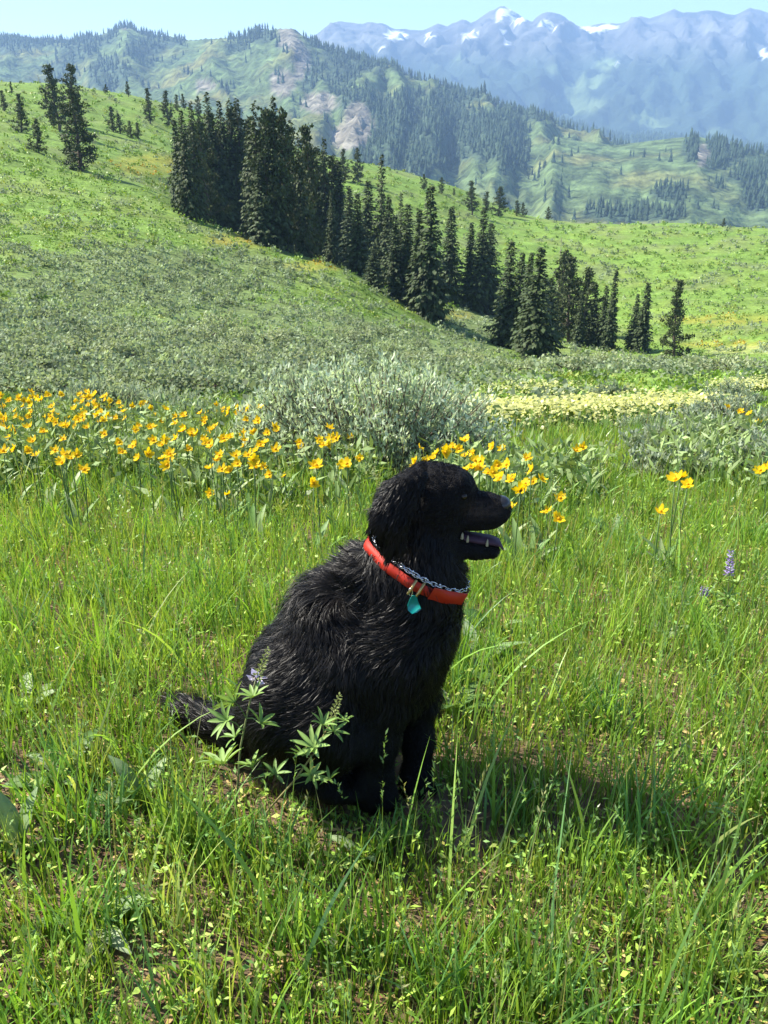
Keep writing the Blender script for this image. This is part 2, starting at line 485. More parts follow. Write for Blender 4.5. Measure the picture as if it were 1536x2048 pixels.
# woods on the ridge: one far-off mass of small conifers
def scatter_grid(weight, X, Y, Z, n):
    w = weight[:-1, :-1].ravel().copy()
    ar = np.abs((X[1:, 1:] - X[:-1, :-1]) * (Y[1:, 1:] - Y[:-1, :-1])).ravel()
    w = w * ar; w /= w.sum()
    k = rng.choice(len(w), n, p=w)
    i, j = k // (X.shape[1] - 1), k % (X.shape[1] - 1)
    u, v = rng.random(n), rng.random(n)
    def bl(A):
        return (A[i, j] * (1 - u) + A[i, j + 1] * u) * (1 - v) + (A[i + 1, j] * (1 - u) + A[i + 1, j + 1] * u) * v
    return bl(X), bl(Y), bl(Z)

def cone_trees(x, y, z, h, r, col, sides=4, jag=.25):
    n = len(x)
    ang = rng.random(n)[:, None] * 6.28 + np.arange(sides)[None] * 2 * math.pi / sides
    V, T, C = [], [], []
    off = 0
    for lo, hi, k in ((.08, .62, 1.0), (.45, 1.0, .62)):
        rr = r[:, None] * k * (1 + jag * (rng.random((n, sides)) - .5) * 2)
        ring = np.stack([x[:, None] + rr * np.cos(ang), y[:, None] + rr * np.sin(ang), (z + h * lo)[:, None] + 0 * ang], -1)
        tip = np.stack([x, y, z + h * hi], -1)[:, None]
        vv = np.concatenate([ring, tip], 1)
        base = off + np.arange(n)[:, None] * (sides + 1)
        for s in range(sides):
            T.append(np.concatenate([base + s, base + (s + 1) % sides, base + sides], 1))
        V.append(vv.reshape(-1, 3)); off += n * (sides + 1)
        C.append(np.repeat(col, sides + 1, 0))
    return np.concatenate(V), np.concatenate(T), np.concatenate(C)

_vis = (_wood > .25) * _wood * (_rock < .6) * (_mN[..., 1] < .25)
_tx, _ty, _tz = scatter_grid(_vis * (1 + 1.2 * (_mY < 1700)), _mX, _mY, _mZ, 21000)
_sp = (_wood > -1) * smoothstep(.35, .6, fbm(_mX * .012 + 40, _mY * .012, 3) * .8 + .3) * (_mN[..., 1] < .3)
_sx, _sy, _sz = scatter_grid(_sp + .02, _mX, _mY, _mZ, 2200)
# the skyline firs along the crest
_k = rng.random(1500)
_ka = np.interp(_k, np.linspace(0, 1, 9), [(q - CX) / FPX for q in (-80, 60, 150, 330, 520, 660, 800, 1100, 1560)])
_keep = blobs(CX + _ka * FPX * 1.02, np.full(1500, 0.), [(60, 0, 130, 9), (190, 0, 60, 9), (320, 0, 60, 9), (520, 0, 40, 9), (700, 0, 90, 9), (880, 0, 220, 9), (1120, 0, 160, 9), (1470, 0, 120, 9)]) > rng.random(1500) * .8
_ka = _ka[_keep]
_kd = np.where(_ka * FPX + CX > 1290, 1500., interp_smooth(_ka, a_c, d_c)) - rng.random(len(_ka)) * 45
_kx, _ky = _ka * _kd, _kd
_kz = near_h(_ka, _kd)
_tx, _ty, _tz = np.concatenate([_tx, _sx, _kx]), np.concatenate([_ty, _sy, _ky]), np.concatenate([_tz, _sz, _kz])
_th = rng.uniform(9, 21, len(_tx)) * np.where(_ty < 1700, .85, 1.0)
_tc = np.array([[.034, .056, .032]]) * rng.uniform(.6, 1.35, (len(_tx), 1))
_V, _T, _C = cone_trees(_tx, _ty, _tz - 1, _th, _th * rng.uniform(.16, .26, len(_tx)), _tc)
link('conifer_forest', np_mesh('conifer_forest', _V, tris=_T, col=_C, mats=[attr_mat('far_conifers', .9, .1)]), kind='stuff',
     label='dark conifer forest spread over the slopes of the nearer mountain', cat='forest')

# the high range behind
FAR_CREST = [(-900, 130), (-400, 120), (0, 90), (50, 78), (100, 74), (150, 80), (250, 90), (400, 110), (560, 95), (615, 78), (640, 62), (662, 46), (680, 40), (700, 46), (722, 47), (745, 43), (765, 46), (790, 57), (820, 58), (850, 59), (865, 52), (880, 46), (895, 52),
             (915, 41), (930, 37), (945, 46), (960, 33), (985, 19), (1003, 10), (1025, 20), (1045, 34), (1062, 46), (1080, 28), (1098, 20), (1120, 28), (1140, 42), (1160, 55), (1185, 48), (1215, 45), (1240, 48), (1262, 38), (1282, 31), (1300, 37), (1325, 27),
             (1348, 18), (1368, 25), (1390, 24), (1412, 19), (1432, 20), (1452, 28), (1468, 30), (1485, 20), (1500, 14), (1520, 20), (1536, 22), (1600, 10), (1750, 40), (2000, 20), (2600, 60)]
a_f, z_f, d_f = crest(FAR_CREST, 5600)
FOOT = [(-900, 250), (600, 250), (800, 240), (1000, 232), (1100, 238), (1250, 250), (1400, 235), (1536, 245), (2000, 240), (2600, 250)]
a_t, z_t, d_t = crest(FOOT, 4300)
_fna = 430
_fa = np.linspace(-1.0, 1.0, _fna)
_fy = np.concatenate([np.linspace(3650, 4500, 40), np.linspace(4520, 5800, 130)])
_fA, _fY = np.meshgrid(_fa, _fy)
_fX = _fA * _fY

def far_h(a, y):
    zc = np.interp(a, a_f, z_f) + 10 * fbm(a * 70, a * 0 + 3.3, 4, .6, ridged=True) - 4; t = (d_f[0] - y) / d_f[0]
    fr = zc - np.where(t > 0, (zc + 160) * np.clip(t / .36, 0, 1) ** .8, 0) + np.where(t < 0, t * 5000, 0)
    env = smoothstep(0, .07, t) * smoothstep(.42, .2, t)
    n = fbm(a * 13 + .8 * fbm(a * 9, y * .001, 3), y * .0011, 5, .55, ridged=True) + .5 * fbm(a * 34 + y * .002, y * .0024, 4, .55, ridged=True)
    za = fr + env * n * 125 + smoothstep(0, .03, t) * 10 * fbm(a * 200, y * .006, 3, .5, ridged=True)
    zt = np.interp(a, a_t, z_t); tt = (d_t[0] - y) / d_t[0]
    zz = zt - np.abs(tt) * 900 + 17 * fbm(a * 12, y * .001, 4)
    return np.maximum(np.maximum(za, zz), -192.)

_fZ = far_h(_fA, _fY)
_fN = grid_normals(_fX, _fY, _fZ)
_fpx, _fpy = project(_fX, _fY, _fZ)
SNOW = [(792, 70, 34, 13), (935, 72, 24, 9), (1012, 24, 30, 12), (1035, 38, 26, 8), (1008, 65, 7, 8), (1012, 88, 6, 12), (1008, 108, 8, 7), (1000, 36, 9, 10), (1090, 45, 20, 10), (1105, 58, 14, 6), (1190, 60, 24, 7), (1218, 54, 26, 7), (1232, 120, 4, 14),
        (1170, 56, 10, 5), (768, 95, 7, 5), (1528, 108, 8, 14), (860, 70, 10, 4), (1420, 50, 4, 3)]
_fn1 = fbm(_fX * .006, _fY * .003, 4); _fn2 = fbm(_fX * .0018, _fY * .0018, 4)
_snow = smoothstep(.52, .60, blobs(_fpx, _fpy, SNOW) * (1.0 + 1.1 * _fn1))
_high = smoothstep(150, 60, _fpy + 25 * _fn1)
_fc = np.array([.03, .05, .03]) * (1 - _high[..., None]) + np.array([.11, .11, .105]) * _high[..., None] * (1 + .5 * _fn1[..., None])
_op = smoothstep(.22, .42, _fn2) * (1 - _high)
_op = np.maximum(_op, blobs(_fpx, _fpy, [(1160, 210, 70, 22), (1215, 130, 30, 16)]))
_fc = _fc * (1 - _op[..., None]) + np.array([.13, .18, .07]) * _op[..., None]
_fc = _fc * (1 - _snow[..., None]) + np.array([.70, .72, .76]) * _snow[..., None]
_jj = (np.arange(len(_fy) - 1)[:, None] * _fna + np.arange(_fna - 1)[None]).ravel()
link('mountain_range', np_mesh('mountain_range', np.stack([_fX, _fY, _fZ], -1), quads=np.stack([_jj, _jj + 1, _jj + _fna + 1, _jj + _fna], 1), col=np.clip(_fc, .01, 1).reshape(-1, 3), smooth=True,
     mats=[attr_mat('range_rock', .95, .1, noise=(.004, .3), bump=(.006, .8, 60.0))]), kind='structure')

# ------------------------------------------------------------------ the air
def haze():
    lo, hi = (-6400, -2100, -193.5), (6400, 6400, 760)
    V = [(x, y, z) for z in (lo[2], hi[2]) for y in (lo[1], hi[1]) for x in (lo[0], hi[0])]
    q = [(0, 2, 3, 1), (4, 5, 7, 6), (0, 1, 5, 4), (2, 6, 7, 3), (0, 4, 6, 2), (1, 3, 7, 5)]
    m, nt, N, L = node_mat('mountain_air')
    out = N.new('ShaderNodeOutputMaterial'); v = N.new('ShaderNodeVolumePrincipled')
    v.inputs['Color'].default_value = (.40, .62, 1.0, 1)
    v.inputs['Density'].default_value = 1.5e-4
    v.inputs['Anisotropy'].default_value = 0.0
    L.new(v.outputs[0], out.inputs['Volume'])
    link('haze', np_mesh('haze', V, quads=q, mats=[m]), kind='stuff', label='pale blue summer haze over the far mountains', cat='haze')
haze()
# ------------------------------------------------------------------ conifers
def tube(path, radii, sides=6, cap=True):
    """a tapered tube along a path: verts, quads"""
    P = np.asarray(path, float); n = len(P)
    T = np.gradient(P, axis=0); T /= np.linalg.norm(T, axis=1, keepdims=True) + 1e-9
    ref = np.array([0, 0, 1.0]) if abs(T[0, 2]) < .9 else np.array([1.0, 0, 0])
    U = np.cross(T, ref); U /= np.linalg.norm(U, axis=1, keepdims=True) + 1e-9
    W = np.cross(T, U)
    a = np.arange(sides) * 2 * math.pi / sides
    V = P[:, None] + np.asarray(radii)[:, None, None] * (np.cos(a)[None, :, None] * U[:, None] + np.sin(a)[None, :, None] * W[:, None])
    i = np.arange(n - 1)[:, None] * sides + np.arange(sides)[None]
    j = np.arange(n - 1)[:, None] * sides + (np.arange(sides)[None] + 1) % sides
    Q = np.stack([i, j, j + sides, i + sides], -1).reshape(-1, 4)
    V = V.reshape(-1, 3)
    if cap:
        Q = np.concatenate([Q, np.array([[(n - 1) * sides + k, (n - 1) * sides + (k + 1) % sides, (n - 1) * sides + (k + 2) % sides, (n - 1) * sides + (k + 3) % sides] for k in range(0, sides - 2, 2)])])
    return V, Q

class Geo:
    def __init__(s):
        s.V, s.T, s.Q, s.C, s.n = [], [], [], [], 0
    def add(s, V, tris=None, quads=None, col=None):
        V = np.asarray(V, float).reshape(-1, 3)
        if tris is not None and len(tris): s.T.append(np.asarray(tris).reshape(-1, 3) + s.n)
        if quads is not None and len(quads): s.Q.append(np.asarray(quads).reshape(-1, 4) + s.n)
        s.V.append(V); s.n += len(V)
        c = np.asarray(col if col is not None else (1, 1, 1), float)
        s.C.append(np.broadcast_to(c, (len(V), 3)))
        return s
    def mesh(s, name, mat, smooth=False):
        return np_mesh(name, np.concatenate(s.V), np.concatenate(s.T) if s.T else None, np.concatenate(s.Q) if s.Q else None, np.concatenate(s.C), smooth, [mat])

def sprays(C, D, N, L, Wd, col, bend=.25):
    """kite-shaped needle sprays: centre line from C along D, flat face normal N"""
    n = len(C)
    D = D / (np.linalg.norm(D, axis=1, keepdims=True) + 1e-9)
    S = np.cross(D, N); S /= np.linalg.norm(S, axis=1, keepdims=True) + 1e-9
    U = np.cross(S, D)
    L = L[:, None]; Wd = Wd[:, None]
    v0 = C; v1 = C + D * L * .45 + S * Wd * .5 - U * L * bend * .25; v2 = C + D * L - U * L * bend; v3 = C + D * L * .45 - S * Wd * .5 - U * L * bend * .25
    V = np.stack([v0, v1, v2, v3], 1).reshape(-1, 3)
    b = np.arange(n)[:, None] * 4
    T = np.concatenate([b + np.array([[0, 1, 3]]), b + np.array([[1, 2, 3]])])
    return V, T, np.repeat(col, 4, 0)

BARK = attr_mat('conifer_bark', .9, .15, noise=(9, .35))
NEEDLES = attr_mat('conifer_needles', .7, .25, translucent=.12)
DEADWOOD = plain_mat('weathered_deadwood', (.30, .26, .22), .85, .2, noise=(14, .4))

def fir_mesh(seed, slim=.17, base=(.040, .060, .021), tiers=44, gap=.02):
    g = np.random.default_rng(seed)
    tr = Geo(); cr = Geo()
    zs = np.linspace(0, 1.0, 12)
    sway = np.stack([np.cumsum(g.normal(0, .0025, 12)), np.cumsum(g.normal(0, .0025, 12)), zs], 1)
    V, Q = tube(sway, .016 * (1 - zs * .96) + .0008, 6)
    tr.add(V, quads=Q, col=(.10, .08, .065))
    C, D, Nn, L, Wd, K = [], [], [], [], [], []
    for ti in range(tiers):
        t = gap + (1 - gap - .01) * (ti / (tiers - 1)) ** .92
        zr = t
        rad = slim * ((1 - t) ** .82) * (1 + .20 * g.normal()) * (1 - .45 * math.exp(-t * 16)) + .006
        nb = int(11 + 9 * (1 - t))
        a0 = g.random() * 6.28
        for b in range(nb):
            a = a0 + b * 6.283 / nb + g.normal(0, .22)
            ln = rad * g.uniform(.62, 1.18)
            if g.random() < .06: ln *= .4
            droop = -.30 - .35 * (1 - t) + g.normal(0, .14) + .5 * t
            out = np.array([math.cos(a), math.sin(a), droop]); out /= np.linalg.norm(out)
            c0 = np.array([np.interp(zr, zs, sway[:, 0]), np.interp(zr, zs, sway[:, 1]), zr + g.normal(0, .009)])
            ns = max(3, int(ln / .017))
            for k in range(ns):
                f = (k + .4) / ns
                p = c0 + out * ln * f + np.array([0, 0, .16 * ln * f * f])
                side = g.uniform(-1.0, 1.0)
                d = out + side * np.array([-math.sin(a), math.cos(a), 0]) * .9 + np.array([0, 0, g.uniform(-.55, .15)])
                C.append(p); D.append(d); Nn.append(np.array([g.normal(0, .5) + .3 * math.cos(a), g.normal(0, .5) + .3 * math.sin(a), 1.0]))
                s = g.uniform(.7, 1.3) * (.55 + .6 * (1 - t))
                L.append(.044 * s); Wd.append(.027 * s)
                K.append(np.array(base) * g.uniform(.65, 1.35) * (.75 + .55 * f) + np.array([.008, .012, .0]) * (g.random() < .2))
    V, T, K = sprays(np.array(C), np.array(D), np.array(Nn), np.array(L), np.array(Wd), np.array(K))
    cr.add(V, tris=T); cr.C[-1] = K
    top = g.uniform(.0, .03)
    return tr.mesh('fir_trunk', BARK), cr.mesh('fir_crown', NEEDLES)

def pine_mesh(seed, wide=.26, base=(.052, .070, .022), bare=.14, lean=0.0, dens=1.0, nlimb=58):
    g = np.random.default_rng(seed)
    tr = Geo(); cr = Geo()
    zs = np.linspace(0, .97, 9)
    px = lean * zs ** 1.4 + np.cumsum(g.normal(0, .010, 9)); py = np.cumsum(g.normal(0, .010, 9))
    V, Q = tube(np.stack([px, py, zs], 1), .024 * (1 - zs * .9) + .001, 7)
    tr.add(V, quads=Q, col=(.13, .10, .08))
    C, D, Nn, L, Wd, K = [], [], [], [], [], []
    ph = g.random(3) * 6.28
    for li in range(nlimb):
        t = bare + (1 - bare) * (li + g.random()) / nlimb
        q_ = (t - bare) / (1 - bare)
        prof = (1 - q_) ** .85 * (.62 + .38 * min(1, q_ * 4)) * 1.05
        a = li * 2.4 + g.normal(0, .5)
        lob = 1 + .32 * math.sin(a * 2 + ph[0] + t * 7) + .2 * math.sin(a * 3 + ph[1] - t * 11)
        ln = wide * prof * lob * g.uniform(.65, 1.15) + .012
        up = g.uniform(-.1, .45) + .5 * t
        o = np.array([math.cos(a), math.sin(a), up]); o /= np.linalg.norm(o)
        c0 = np.array([np.interp(t, zs, px), np.interp(t, zs, py), min(t, .96)])
        pts = c0 + o * ln * np.linspace(0, .95, 4)[:, None] + np.array([0, 0, .10]) * ln * np.linspace(0, 1, 4)[:, None] ** 2
        V, Q = tube(pts, .006 * (1 - t * .6) * np.array([1, .7, .45, .2]), 4, cap=False)
        tr.add(V, quads=Q, col=(.12, .095, .075))
        for c in range(max(2, int(ln / .034))):
            f = g.uniform(.35, 1.05)
            cc = c0 + o * ln * f + g.normal(0, .018, 3)
            rr = g.uniform(.03, .058)
            for q in range(int(17 * dens)):
                d = g.normal(0, 1, 3); d /= np.linalg.norm(d); d[2] = d[2] * .8 + .25
                p = cc + d * rr * g.uniform(.2, .9) * np.array([1, 1, .7])
                hb = np.array([cc[0] - c0[0], cc[1] - c0[1], .0]); hb = hb / (np.linalg.norm(hb) + 1e-6)
                C.append(p); D.append(d * .5 + g.normal(0, .7, 3) + np.array([0, 0, .3])); Nn.append(d * .9 + hb * .8 + g.normal(0, .35, 3) + np.array([0, 0, .3]))
                s = g.uniform(.7, 1.3)
                L.append(.030 * s); Wd.append(.019 * s)
                K.append(np.array(base) * g.uniform(.6, 1.4))
    V, T, K = sprays(np.array(C), np.array(D), np.array(Nn), np.array(L), np.array(Wd), np.array(K), bend=.1)
    cr.add(V, tris=T); cr.C[-1] = K
    return tr.mesh('pine_trunk', BARK), cr.mesh('pine_crown', NEEDLES)

def snag_mesh(seed, lean):
    g = np.random.default_rng(seed); tr = Geo()
    zs = np.linspace(0, 1, 7)
    P = np.stack([lean * zs ** 1.3, .02 * np.sin(zs * 5), zs], 1)
    V, Q = tube(P, .022 * (1 - .85 * zs), 6); tr.add(V, quads=Q)
    for k in range(16):
        t = g.uniform(.3, .98); a = g.random() * 6.28; ln = g.uniform(.08, .24) * (1.2 - t)
        c0 = np.array([lean * t ** 1.3, .02 * math.sin(t * 5), t])
        o = np.array([math.cos(a), math.sin(a), g.uniform(-.2, .5)])
        V, Q = tube(c0 + o * ln * np.linspace(0, 1, 4)[:, None] + g.normal(0, .008, (4, 3)), .0075 * np.array([1, .7, .45, .15]), 4, cap=False); tr.add(V, quads=Q)
    return tr.mesh('snag_trunk', DEADWOOD)

FIRS = [fir_mesh(s, sl) for s, sl in ((1, .135), (2, .155), (3, .175), (4, .12), (5, .19), (6, .16))]
PINES = [pine_mesh(s, w, lean=le, bare=ba) for s, w, le, ba in ((21, .22, .02, .04), (22, .25, -.03, .03), (23, .19, .05, .06), (24, .28, 0, .01), (25, .22, -.05, .10), (26, .32, .03, .01))]

WIDE = [fir_mesh(s, sl, base=(.045, .064, .021), tiers=30) for s, sl in ((11, .20), (12, .235), (13, .18), (14, .215))]

def add_tree(px, base, top, kind, label, group, name, rot=None, fat=1.0, sink=.02):
    p = hit_ground(px, base)
    if p is None:
        return
    x, y, z = p
    t = at(px, top, y)
    h = (t[2] - z) * 1.03
    root = bpy.data.objects.new(name, None)
    root.empty_display_size = .5
    COL.objects.link(root)
    root.location = (x, y, z - sink * h)
    root.rotation_euler = (0, 0, random.random() * 6.28 if rot is None else rot)
    root.scale = (h * fat, h * fat, h * (1 + sink))
    tag(root, label, 'tree', group)
    if isinstance(kind, tuple):
        link('trunk', kind[0], root)
        link('crown', kind[1], root)
    else:
        link('trunk', kind, root)
    return root

ORD = ['first', 'second', 'third', 'fourth', 'fifth', 'sixth', 'seventh', 'eighth', 'ninth', 'tenth', 'eleventh', 'twelfth', 'thirteenth', 'fourteenth', 'fifteenth', 'sixteenth', 'seventeenth', 'eighteenth', 'nineteenth', 'twentieth',
       'twenty-first', 'twenty-second', 'twenty-third', 'twenty-fourth', 'twenty-fifth', 'twenty-sixth', 'twenty-seventh', 'twenty-eighth', 'twenty-ninth', 'thirtieth', 'thirty-first', 'thirty-second', 'thirty-third', 'thirty-fourth', 'thirty-fifth', 'thirty-sixth', 'thirty-seventh', 'thirty-eighth', 'thirty-ninth', 'fortieth']

GROVE = [(364, 424, 246, 'f', .9), (380, 436, 232, 'p', .8), (397, 440, 207, 'p', .8), (415, 444, 226, 'p', .8), (432, 448, 205, 'p', .75), (455, 456, 208, 'p', .75), (445, 458, 280, 'f', 1.1), (472, 462, 226, 'p', .8), (490, 470, 212, 'p', .8), (480, 468, 300, 'f', 1.3), (507, 478, 238, 'p', .8),
         (522, 484, 226, 'p', .8), (540, 490, 222, 'p', .8), (527, 490, 322, 'f', 1.25), (558, 496, 224, 'p', .8), (572, 500, 236, 'p', .8), (590, 505, 243, 'p', .8), (604, 510, 262, 'p', .75), (622, 515, 268, 'p', .75), (610, 506, 380, 'f', .9), (640, 518, 288, 'p', .8), (632, 516, 414, 'f', .8),
         (655, 522, 292, 'p', .75), (666, 527, 392, 'f', .8), (680, 524, 330, 'f', 1.0), (700, 540, 378, 'f', 1.0), (735, 552, 370, 'f', 1.1), (716, 548, 392, 'f', 1.0), (764, 562, 336, 'p', .7), (748, 575, 500, 'f', 1.5), (778, 570, 400, 'f', .95), (800, 580, 374, 'p', .75),
         (792, 596, 436, 'f', .95), (816, 606, 414, 'f', .95), (835, 626, 424, 'f', .95), (857, 637, 378, 'f', .85), (898, 606, 420, 'f', 1.0), (936, 614, 450, 'f', .85), (957, 622, 424, 'f', .85), (977, 624, 452, 'f', .95)]
for i, (px, b, t, k, fat) in enumerate(GROVE):
    kk = FIRS[(i * 5 + 1) % 6] if k == 'f' else PINES[(i * 3 + 2) % 6]
    if k == 'p':
        if i % 3: kk = WIDE[i % 4]
        fat *= .95
        t += ((i * 37) % 7 - 3) * 6
    elif i > 23: fat *= 1.22
    add_tree(px, b, t, kk, '%s conifer in the long dark grove, %s counted downhill from its upper end' % ('spire-shaped' if k == 'f' else 'round-crowned', ORD[i]), 'long dark grove down the gully', 'fir_tree' if k == 'f' else 'pine_tree', fat=fat)
for i in range(16):
    px = 376 + i * 19.5
    bb = np.interp(px, [364, 455, 560, 655, 700], [424, 456, 496, 522, 540]) - 9; tp = np.interp(px, [364, 455, 560, 620, 700], [240, 222, 236, 280, 350]) + ((i * 29) % 5) * 5
    add_tree(px, bb, tp, (PINES[(i * 5) % 6] if i % 2 else WIDE[i % 4]), 'dark conifer in the shaded back row of the long grove, %s counted downhill' % ORD[i], 'shaded back row of the grove', 'pine_tree' if i % 2 else 'fir_tree', fat=.95)
LOWER = [(1013, 692, 488, 'f', .95), (1034, 698, 512, 'f', .9), (1050, 708, 512, 'f', .9), (1071, 719, 503, 'f', 1.15), (1092, 712, 560, 'f', 1.0), (1121, 672, 508, 'p', .85), (1140, 686, 520, 'p', .85), (1164, 690, 545, 'p', .85), (1155, 694, 590, 'f', .9), (1183, 694, 572, 'f', .9), (1201, 698, 575, 'f', .9), (1217, 703, 543, 'f', .75)]
for i, (px, b, t, k, fat) in enumerate(LOWER):
    add_tree(px, b, t, FIRS[(i * 5 + 2) % 6] if k == 'f' else PINES[(i * 2 + 1) % 6], '%s conifer in the lower clump, %s counting from the long grove' % ('spire-shaped' if k == 'f' else 'round-crowned', ORD[i]), 'lower clump below the grove', 'fir_tree' if k == 'f' else 'pine_tree', fat=fat * 1.18)
add_tree(1110, 668, 480, snag_mesh(5, .0), 'thin bare pole of a dead tree poking above the lower clump', None, 'dead_tree', fat=.5)
add_tree(1264, 702, 592, FIRS[1], 'shorter spire fir of the lone pair beside the lower clump', 'lone pair of firs', 'fir_tree', fat=1.15)
add_tree(1281, 707, 570, FIRS[3], 'taller spire fir of the lone pair beside the lower clump', 'lone pair of firs', 'fir_tree', fat=1.3)
add_tree(1349, 717, 566, PINES[1], 'solitary loose-crowned pine standing apart in the bright green swale', None, 'pine_tree', rot=.4, fat=.8)
LEFT = [(164, 342, 186, PINES[3], .95, 'biggest bushy pine on the left knoll, dark to the ground'), (122, 262, 136, PINES[4], .85, 'tall open-crowned pine behind the biggest pine on the knoll'), (152, 252, 132, PINES[0], .8, 'tallest pine on the knoll, crown touching its neighbour'),
        (108, 255, 205, PINES[2], .9, 'small thin pine left of the biggest pine on the knoll'), (42, 264, 190, PINES[1], .8, 'round dark pine uphill of the leaning bushy pine'), (80, 306, 240, PINES[5], .75, 'low leaning bushy pine on the edge of the left knoll'),
        (10, 222, 182, PINES[0], .9, 'small pine cut off by the picture edge on the knoll'), (24, 187, 163, PINES[2], .8, 'little pine at the very top of the left hill crest'),
        (213, 187, 169, PINES[5], .9, 'tiny bushy pine alone on the left hill crest'), (257, 194, 164, PINES[4], .8, 'small leaning pine on the left hill crest'), (300, 247, 178, PINES[2], .75, 'slim tall pine standing alone on the upper slope'),
        (338, 252, 184, PINES[1], .75, 'broad dark pine just above the grove on the upper slope'), (354, 222, 190, PINES[0], .8, 'small pine behind the broad dark pine above the grove'), (369, 220, 189, PINES[4], .8, 'pointed small pine on the crest above the grove'),
        (398, 232, 194, PINES[3], .9, 'wide pine on the crest touching the top of the grove'), (226, 264, 214, PINES[2], .95, 'middle dark pine in the hollow of the upper slope'), (240, 267, 228, PINES[5], .8, 'squat dark pine in the hollow of the upper slope'),
        (262, 276, 243, PINES[3], .9, 'lower dark shrubby pine at the hollow edge'), (276, 278, 246, PINES[0], 1.0, 'lowest shrubby pine at the hollow edge')]
for px, b, t, k, fat, lab in LEFT:
    add_tree(px, b, t, k, lab, 'scattered pines on the left hill', 'pine_tree', fat=fat * 1.35)
add_tree(97, 208, 150, snag_mesh(3, -.28), 'leaning grey dead tree on the left hill crest', None, 'dead_tree', rot=0, fat=1.0)
add_tree(92, 218, 180, snag_mesh(4, -.2), 'short broken dead tree below the leaning dead tree', None, 'dead_tree', rot=.2, fat=1.0)
SKY = [(690, 362, 300, PINES[1], .75, 'dark pine rising just behind the grove on the far crest'), (716, 366, 300, PINES[3], .7, 'pointed dark pine next to the gap of sunny meadow'), (847, 379, 349, PINES[5], .8, 'round pine on the far crest, nearer the grove of the two'), (883, 387, 356, PINES[3], .85, 'round pine on the far crest, lower of the two'),
       (908, 391, 377, PINES[0], 1.0, 'tiny pine sapling on the far crest'), (945, 430, 365, PINES[4], .8, 'tall dark pine at the drop of the far meadow'), (972, 424, 384, PINES[2], 1.0, 'thin pine between two big pines at the meadow drop'),
       (998, 431, 376, PINES[3], .95, 'broad dark pine at the drop of the far meadow'), (1034, 432, 402, PINES[0], .95, 'small pine with a forked top on the meadow edge'), (1045, 433, 406, PINES[5], .8, 'bushy half of the small pair on the meadow edge'),
       (1096, 439, 414, PINES[5], .85, 'left pine of the far close pair on the skyline meadow'), (1111, 439, 412, PINES[3], .9, 'right pine of the far close pair on the skyline meadow'), (1446, 454, 437, PINES[3], .9, 'small lone pine on the far meadow skyline'), (1403, 453, 446, PINES[5], .9, 'tiny round bush pine on the far meadow skyline')]
for px, b, t, k, fat, lab in SKY:
    add_tree(px, b, t, k, lab, 'pines on the far meadow skyline', 'pine_tree', fat=fat * 1.35)
# ------------------------------------------------------------------ low plants of the slopes
GRASS = attr_mat('grass_blade', .36, .5, translucent=.42, tgain=1.15)
LEAFM = attr_mat('broad_leaf', .5, .3, translucent=.25)
SAGEM = attr_mat('sage_leaf', .75, .15, translucent=.38, tcol=(1.05, 1.08, .66))
PETAL = attr_mat('yellow_petal', .6, .2, translucent=.45, tgain=.95)
STEMM = attr_mat('green_stem', .5, .3, translucent=.05)
WOODM = plain_mat('sage_wood', (.16, .12, .09), .9, .15, noise=(30, .4))

def view_weight(ymin, ymax, pxmin=-330, pxmax=1866):
    """screen area of each ground cell, so that plants are spread evenly over what is seen"""
    dx = np.diff(GPX, axis=1)[:-1]; dy = np.diff(GPY, axis=0)[:, :-1]
    ar = np.abs(dx * dy)
    c = (_gy[:-1, :-1] > ymin) & (_gy[:-1, :-1] < ymax) & (GPX[:-1, :-1] > pxmin) & (GPX[:-1, :-1] < pxmax)
    return ar * c

def pick_cells(w, n, g=rng):
    w = w.ravel() / w.sum()
    k = g.choice(len(w), n, p=w)
    i, j = k // (_na - 1), k % (_na - 1)
    u, v = g.random(n), g.random(n)
    bl = lambda A: (A[i, j] * (1 - u) + A[i, j + 1] * u) * (1 - v) + (A[i + 1, j] * (1 - u) + A[i + 1, j + 1] * u) * v
    return bl(_gx), bl(_gy), bl(_gz)

def domes(x, y, z, r, h, k, size, col, cvar=.3, up=.6, g=rng, aspect=.75):
    """many little shrubs at once: k leaf sprays over a dome each"""
    n = len(x)
    a = g.random((n, k)) * 6.2832; cz = g.random((n, k)) ** .8; rr = g.uniform(.55, 1.0, (n, k))
    st = np.sqrt(1 - np.clip(cz * .96, 0, 1) ** 2)
    dx, dy, dz = st * np.cos(a), st * np.sin(a), cz
    lob = 1 + .25 * np.sin(a * 3 + (x * 7.0)[:, None]) * st
    C = np.stack([x[:, None] + dx * rr * r[:, None] * lob, y[:, None] + dy * rr * r[:, None] * lob, z[:, None] + dz * rr * h[:, None]], -1).reshape(-1, 3)
    N = np.stack([dx, dy, dz + .25], -1).reshape(-1, 3) + g.normal(0, .28, (n * k, 3))
    D = np.stack([dx * .4, dy * .4, dz * .3 + up * .7], -1).reshape(-1, 3) + g.normal(0, .7, (n * k, 3))
    L = (size[:, None] * g.uniform(.6, 1.4, (n, k))).ravel()
    c = np.repeat(col, k, 0) * g.uniform(1 - cvar, 1 + cvar, (n * k, 1)) 
    return sprays(C, D, N, L, L * aspect, c, bend=.1)

